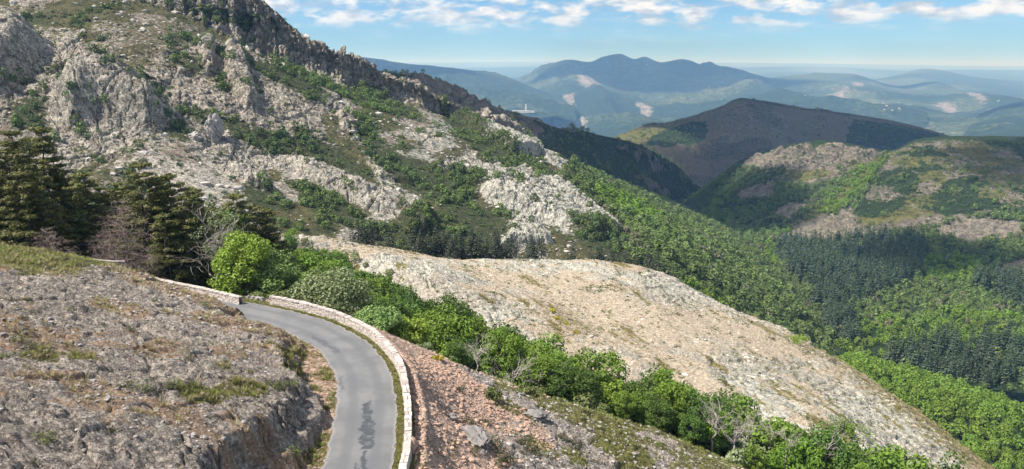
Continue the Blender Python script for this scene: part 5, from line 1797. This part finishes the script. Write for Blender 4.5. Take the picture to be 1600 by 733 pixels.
on_slope('mountain_stones', PC, 30000, lambda i, j: (g.random(len(i)) < .45 * (1 - rockyC[i, j])) & (uC[i, j] < .74) & (scrubC[i, j] < .6) & (PC[i, j, 1] < 480), ms, power(.35, 2.0, 1.5), 'mtstone', 'pale broken rocks scattered over the mountainside', 0)
PF = SHEETS['F'].P
on_slope('hill_heath', PF, 26000, lambda i, j: (heathF[i, j] > .4) & (fbm(PF[i, j, 0] / 18, PF[i, j, 1] / 18, 4, 9) > -.05), [low_shrub(g, 2.6, 1.1, 27, .55) for _ in range(3)], uni(.6, 1.5), 'oak_leaf', 'dark dwarf scrub dotted over the right-hand hill', 0)
on_slope('mountain_heath', PC, 30000, lambda i, j: (g.random(len(i)) < .25 + .75 * (1 - rockyC[i, j])) & (uC[i, j] < .74) & (fbm(PC[i, j, 0] / 8, PC[i, j, 1] / 8, 4, 8) > .0) & (PC[i, j, 1] < 480), [low_shrub(g, 1.6, .9, 36, .3) for _ in range(3)], uni(.5, 1.25), 'oak_leaf', 'dark dwarf scrub dotted between the rocks of the mountain', 0)

# ------------------------------------------------------------------ far away: houses, a works hall, wind turbines
M['white'] = plain_mat('white_render', (.50, .49, .46), (.58, .56, .53), .2)
M['roof'] = plain_mat('tile_roof', (.35, .20, .14), (.45, .28, .2), .2)
M['steel'] = plain_mat('white_paint', (.78, .79, .80), (.82, .82, .82), .1)


def box(x0, x1, y0, y1, z0, z1):
    V = [(x, y, z) for z in (z0, z1) for x, y in ((x0, y0), (x1, y0), (x1, y1), (x0, y1))]
    return np.array(V, float), np.array([[0, 3, 2, 1], [4, 5, 6, 7], [0, 1, 5, 4], [1, 2, 6, 5], [2, 3, 7, 6], [3, 0, 4, 7]])


def far_hit(px, py):
    best = None
    for k in ('far_mountain', 'quarry_hills', 'west_ridge'):
        h = SHEETS[k].hit(px, py)
        if h is not None and (best is None or h[1] < best[1]):
            best = h
    return best


h = far_hit(816, 175)
if h is not None:
    o = empty('works_building', h)
    tag(o, 'long white works building with a slim tower in the far valley', 'building')
    raw_mesh('hall', *box(-60, 45, -14, 14, -6, 10), M['white'], o)
    raw_mesh('annex', *box(46, 75, -10, 10, -6, 7), M['white'], o)
    raw_mesh('tower', *box(18, 27, 15, 24, -6, 46), M['white'], o)


def house(loc, s, rz, lab):
    o = empty('house', loc, rz, s)
    tag(o, lab, 'house', 'distant white houses')
    raw_mesh('wall', *box(-8, 8, -5, 5, -3, 6), M['white'], o)
    V = np.array([(-8.6, -5.8, 6.01), (8.6, -5.8, 6.01), (8.6, 5.8, 6.01), (-8.6, 5.8, 6.01), (-8.6, 0, 9.4), (8.6, 0, 9.4)])
    me = bpy.data.meshes.new('roof')
    me.from_pydata([tuple(v) for v in V], [], [(0, 1, 5, 4), (2, 3, 4, 5), (1, 2, 5), (3, 0, 4), (3, 2, 1, 0)])
    me.materials.append(M['roof'])
    r = bpy.data.objects.new('roof', me)
    COL.objects.link(r)
    r.parent = o


for k, (px, py) in enumerate(((1385, 166), (1394, 173), (1405, 170), (1258, 150), (1560, 158), (1382, 172))):
    h = far_hit(px, py)
    if h is not None:
        house(h, g.uniform(.75, 1.0), g.uniform(0, 3), 'tiny white house in the distant valley')


def turbine(px, py, Y, H, lab):
    q = at(px, py, Y)
    o = empty('wind_turbine', (q[0], Y, q[2]))
    tag(o, lab, 'wind turbine', 'wind turbines on the horizon')
    raw_mesh('tower', *tube([(0, 0, -60), (0, 0, H)], [4, 2.4], 8), M['steel'], o)
    raw_mesh('nacelle', *box(-2.5, 2.5, -6, 6, H - 2, H + 3), M['steel'], o)
    for k in range(3):
        a = k * 2.094 + px
        raw_mesh('blade', *tube([(0, -7, H), (math.cos(a) * H * .3, -7, H + math.sin(a) * H * .3), (math.cos(a) * H * .6, -7, H + math.sin(a) * H * .6)], [1.5, 2.6, .6], 5), M['steel'], o)


turbine(1352, 106, 20500, 105, 'leftmost white wind turbine on the far horizon')
turbine(1376, 107, 20500, 105, 'middle white wind turbine on the far horizon')
turbine(1398, 108, 20500, 100, 'rightmost white wind turbine on the far horizon')

CLOUDS = [
    ((860, 1650, -120), 950, 500, 640, 110, 'broad cloud whose shadow darkens the hill across the valley', 1, .2),
    ((390, 1430, -180), 900, 240, 260, 60, 'small cloud whose shadow lies on the foot of the hill across the valley', 11, .2),
    ((1750, 8600, 0), 1600, 1750, 850, 120, 'long cloud whose shadow lies on the far blue mountain', 2, .1),
    ((60, 800, -40), 900, 230, 150, 60, 'cloud whose shadow darkens the rocky ridge behind the mountain', 3, .3),
    ((340, 570, -125), 850, 62, 60, 45, 'small cloud whose shadow lies on the valley conifers', 5, .4),
    ((190, 960, -110), 900, 150, 80, 50, 'cloud whose shadow lies on the woods at the head of the valley', 6, .1),
    ((640, 800, -80), 900, 170, 80, 50, 'cloud whose shadow lies on the heath of the right-hand hill', 7, .0),
    ((5200, 9400, -100), 1600, 1000, 500, 110, 'cloud whose shadow lies on the distant quarry hills', 8, .2),
    ((3700, 5100, -200), 1500, 520, 480, 110, 'cloud whose shadow lies on the hill at the far right', 9, .1),
    ((-900, 6400, -100), 1500, 700, 380, 110, 'cloud whose shadow lies on the far western ridge', 10, .1),
]
# ------------------------------------------------------------------ light, sky, air
SUN_EL = R(55)
TO_SUN = np.array([-0.90, -0.32, 0.0])
TO_SUN /= np.linalg.norm(TO_SUN)
TO_SUN = TO_SUN * math.cos(SUN_EL) + np.array([0, 0, math.sin(SUN_EL)])
sl = bpy.data.lights.new('sun', 'SUN')
sl.energy = 5.0
sl.angle = R(0.53)
sl.color = (1.0, .955, .89)
so_ = bpy.data.objects.new('sun', sl)
COL.objects.link(so_)
so_.rotation_euler = Vector(TO_SUN).to_track_quat('Z', 'Y').to_euler()

w = bpy.data.worlds.new("World")
SC.world = w
w.use_nodes = True
N = NT(w)
sky = N.n('ShaderNodeTexSky')
sky.sky_type = 'NISHITA'
sky.sun_disc = False
sky.sun_elevation = SUN_EL
sky.sun_rotation = math.atan2(TO_SUN[0], TO_SUN[1])
sky.altitude = 1000
sky.air_density = 1.0
sky.dust_density = 0.0
sky.ozone_density = 3.0
tc = N.n('ShaderNodeTexCoord')
sx = N.n('ShaderNodeSeparateXYZ', {0: tc.outputs['Generated']})
az = N.math('ARCTAN2', sx.outputs[0], sx.outputs[1])
el = N.math('ARCSINE', sx.outputs[2])
cv = N.n('ShaderNodeCombineXYZ', {0: N.math('MULTIPLY', az, 1.0), 1: N.math('MULTIPLY', el, 2.8), 2: 0.0})
cv2 = N.n('ShaderNodeCombineXYZ', {0: N.math('ADD', az, 4.0), 1: N.math('MULTIPLY', el, 8.0), 2: 3.0})
big = N.noise(cv.outputs[0], 20.0, 9, .58, .2)
lay = N.noise(cv2.outputs[0], 5.0, 4, .5)
edge = N.ramp(el, .035, .066)
dens = N.math('MULTIPLY', N.ramp(N.math('ADD', N.math('ADD', big, N.math('MULTIPLY', lay, .35)), N.math('MULTIPLY', edge, .10)), .67, .87), edge)
wisp = N.math('MULTIPLY', N.math('MULTIPLY', N.ramp(N.noise(cv2.outputs[0], 9.0, 6, .6), .5, .75), N.ramp(el, .012, .04)), .22)
dens = N.math('MAXIMUM', dens, wisp)
ccol = N.mix(N.ramp(N.noise(cv.outputs[0], 26.0, 5, .55), .35, .62), (3.6, 4.4, 5.6), (7.8, 7.9, 8.0))
skyb = N.mix(1.0, sky.outputs[0], N.mix(N.ramp(el, .0, .07), (.33, .60, .98, 1), (.46, .70, .98, 1)), 'MULTIPLY')
skyc = N.mix(dens, skyb, ccol)
bg = N.n('ShaderNodeBackground', {'Color': skyc, 'Strength': 0.085})
N.n('ShaderNodeOutputWorld', {0: bg.outputs[0]})

# even air: one box round everything
m = bpy.data.materials.new('air')
N = NT(m)
pv = N.n('ShaderNodeVolumePrincipled', {'Color': (.27, .55, 1.0, 1), 'Density': 1.05e-4, 'Anisotropy': 0.0, 'Absorption Color': (1, 1, 1, 1)})
N.n('ShaderNodeOutputMaterial', {1: pv.outputs[0]})
x0, x1, y0, y1, zb, zt = -43000, 43000, -3200, 43000, -760, 330
V = [(x0, y0, zb), (x1, y0, zb), (x1, y1, zb), (x0, y1, zb), (x0, y0, zt), (x1, y0, zt), (x1, y1, zt), (x0, y1, zt)]
hz = raw_mesh('haze', V, [[0, 3, 2, 1], [4, 5, 6, 7], [0, 1, 5, 4], [1, 2, 6, 5], [2, 3, 7, 6], [3, 0, 4, 7]], m)
tag(hz, kind='stuff', label='thin blue haze filling the air over the valley')

# clouds overhead that shade parts of the land
m = bpy.data.materials.new('cloud_vapour')
N = NT(m)
pv = N.n('ShaderNodeVolumePrincipled', {'Color': (1, 1, 1, 1), 'Density': .03, 'Anisotropy': 0.3})
N.n('ShaderNodeOutputMaterial', {1: pv.outputs[0]})


def cloud(ground, alt, rx, ry, thick, lab, seed, rz=0.0):
    import bmesh
    bm = bmesh.new()
    bmesh.ops.create_icosphere(bm, subdivisions=5, radius=1)
    v = np.array([q.co[:] for q in bm.verts])
    f = np.array([[q.index for q in p.verts] for p in bm.faces])
    bm.free()
    r = 1 + .55 * fbm(v[:, 0] * 1.6 + seed, v[:, 1] * 1.6, 4, seed) + .25 * fbm(v[:, 0] * 4 + v[:, 2], v[:, 1] * 4, 3, seed + 1)
    v = v * r[:, None] * np.array([rx, ry, thick])
    v[:, 2] = np.where(v[:, 2] < 0, v[:, 2] * .4, v[:, 2])
    c = np.array(ground) + TO_SUN * ((alt - ground[2]) / TO_SUN[2])
    o = raw_mesh('cloud', v, f, m, smooth=True)
    o.location = c
    o.rotation_euler = (0, 0, rz)
    tag(o, lab, 'cloud', 'clouds above the valley')


for g_, alt, rx, ry, th, lab, sd_, rz in CLOUDS:
    cloud(g_, alt, rx, ry, th, lab, sd_, rz)

SC.view_settings.view_transform = 'Standard'
SC.view_settings.look = 'None'
SC.view_settings.exposure = 0.66
SC.view_settings.gamma = 1.0
SC.cycles.use_denoising = True
SC.cycles.max_bounces = 6
SC.cycles.transparent_max_bounces = 24
SC.cycles.volume_bounces = 0
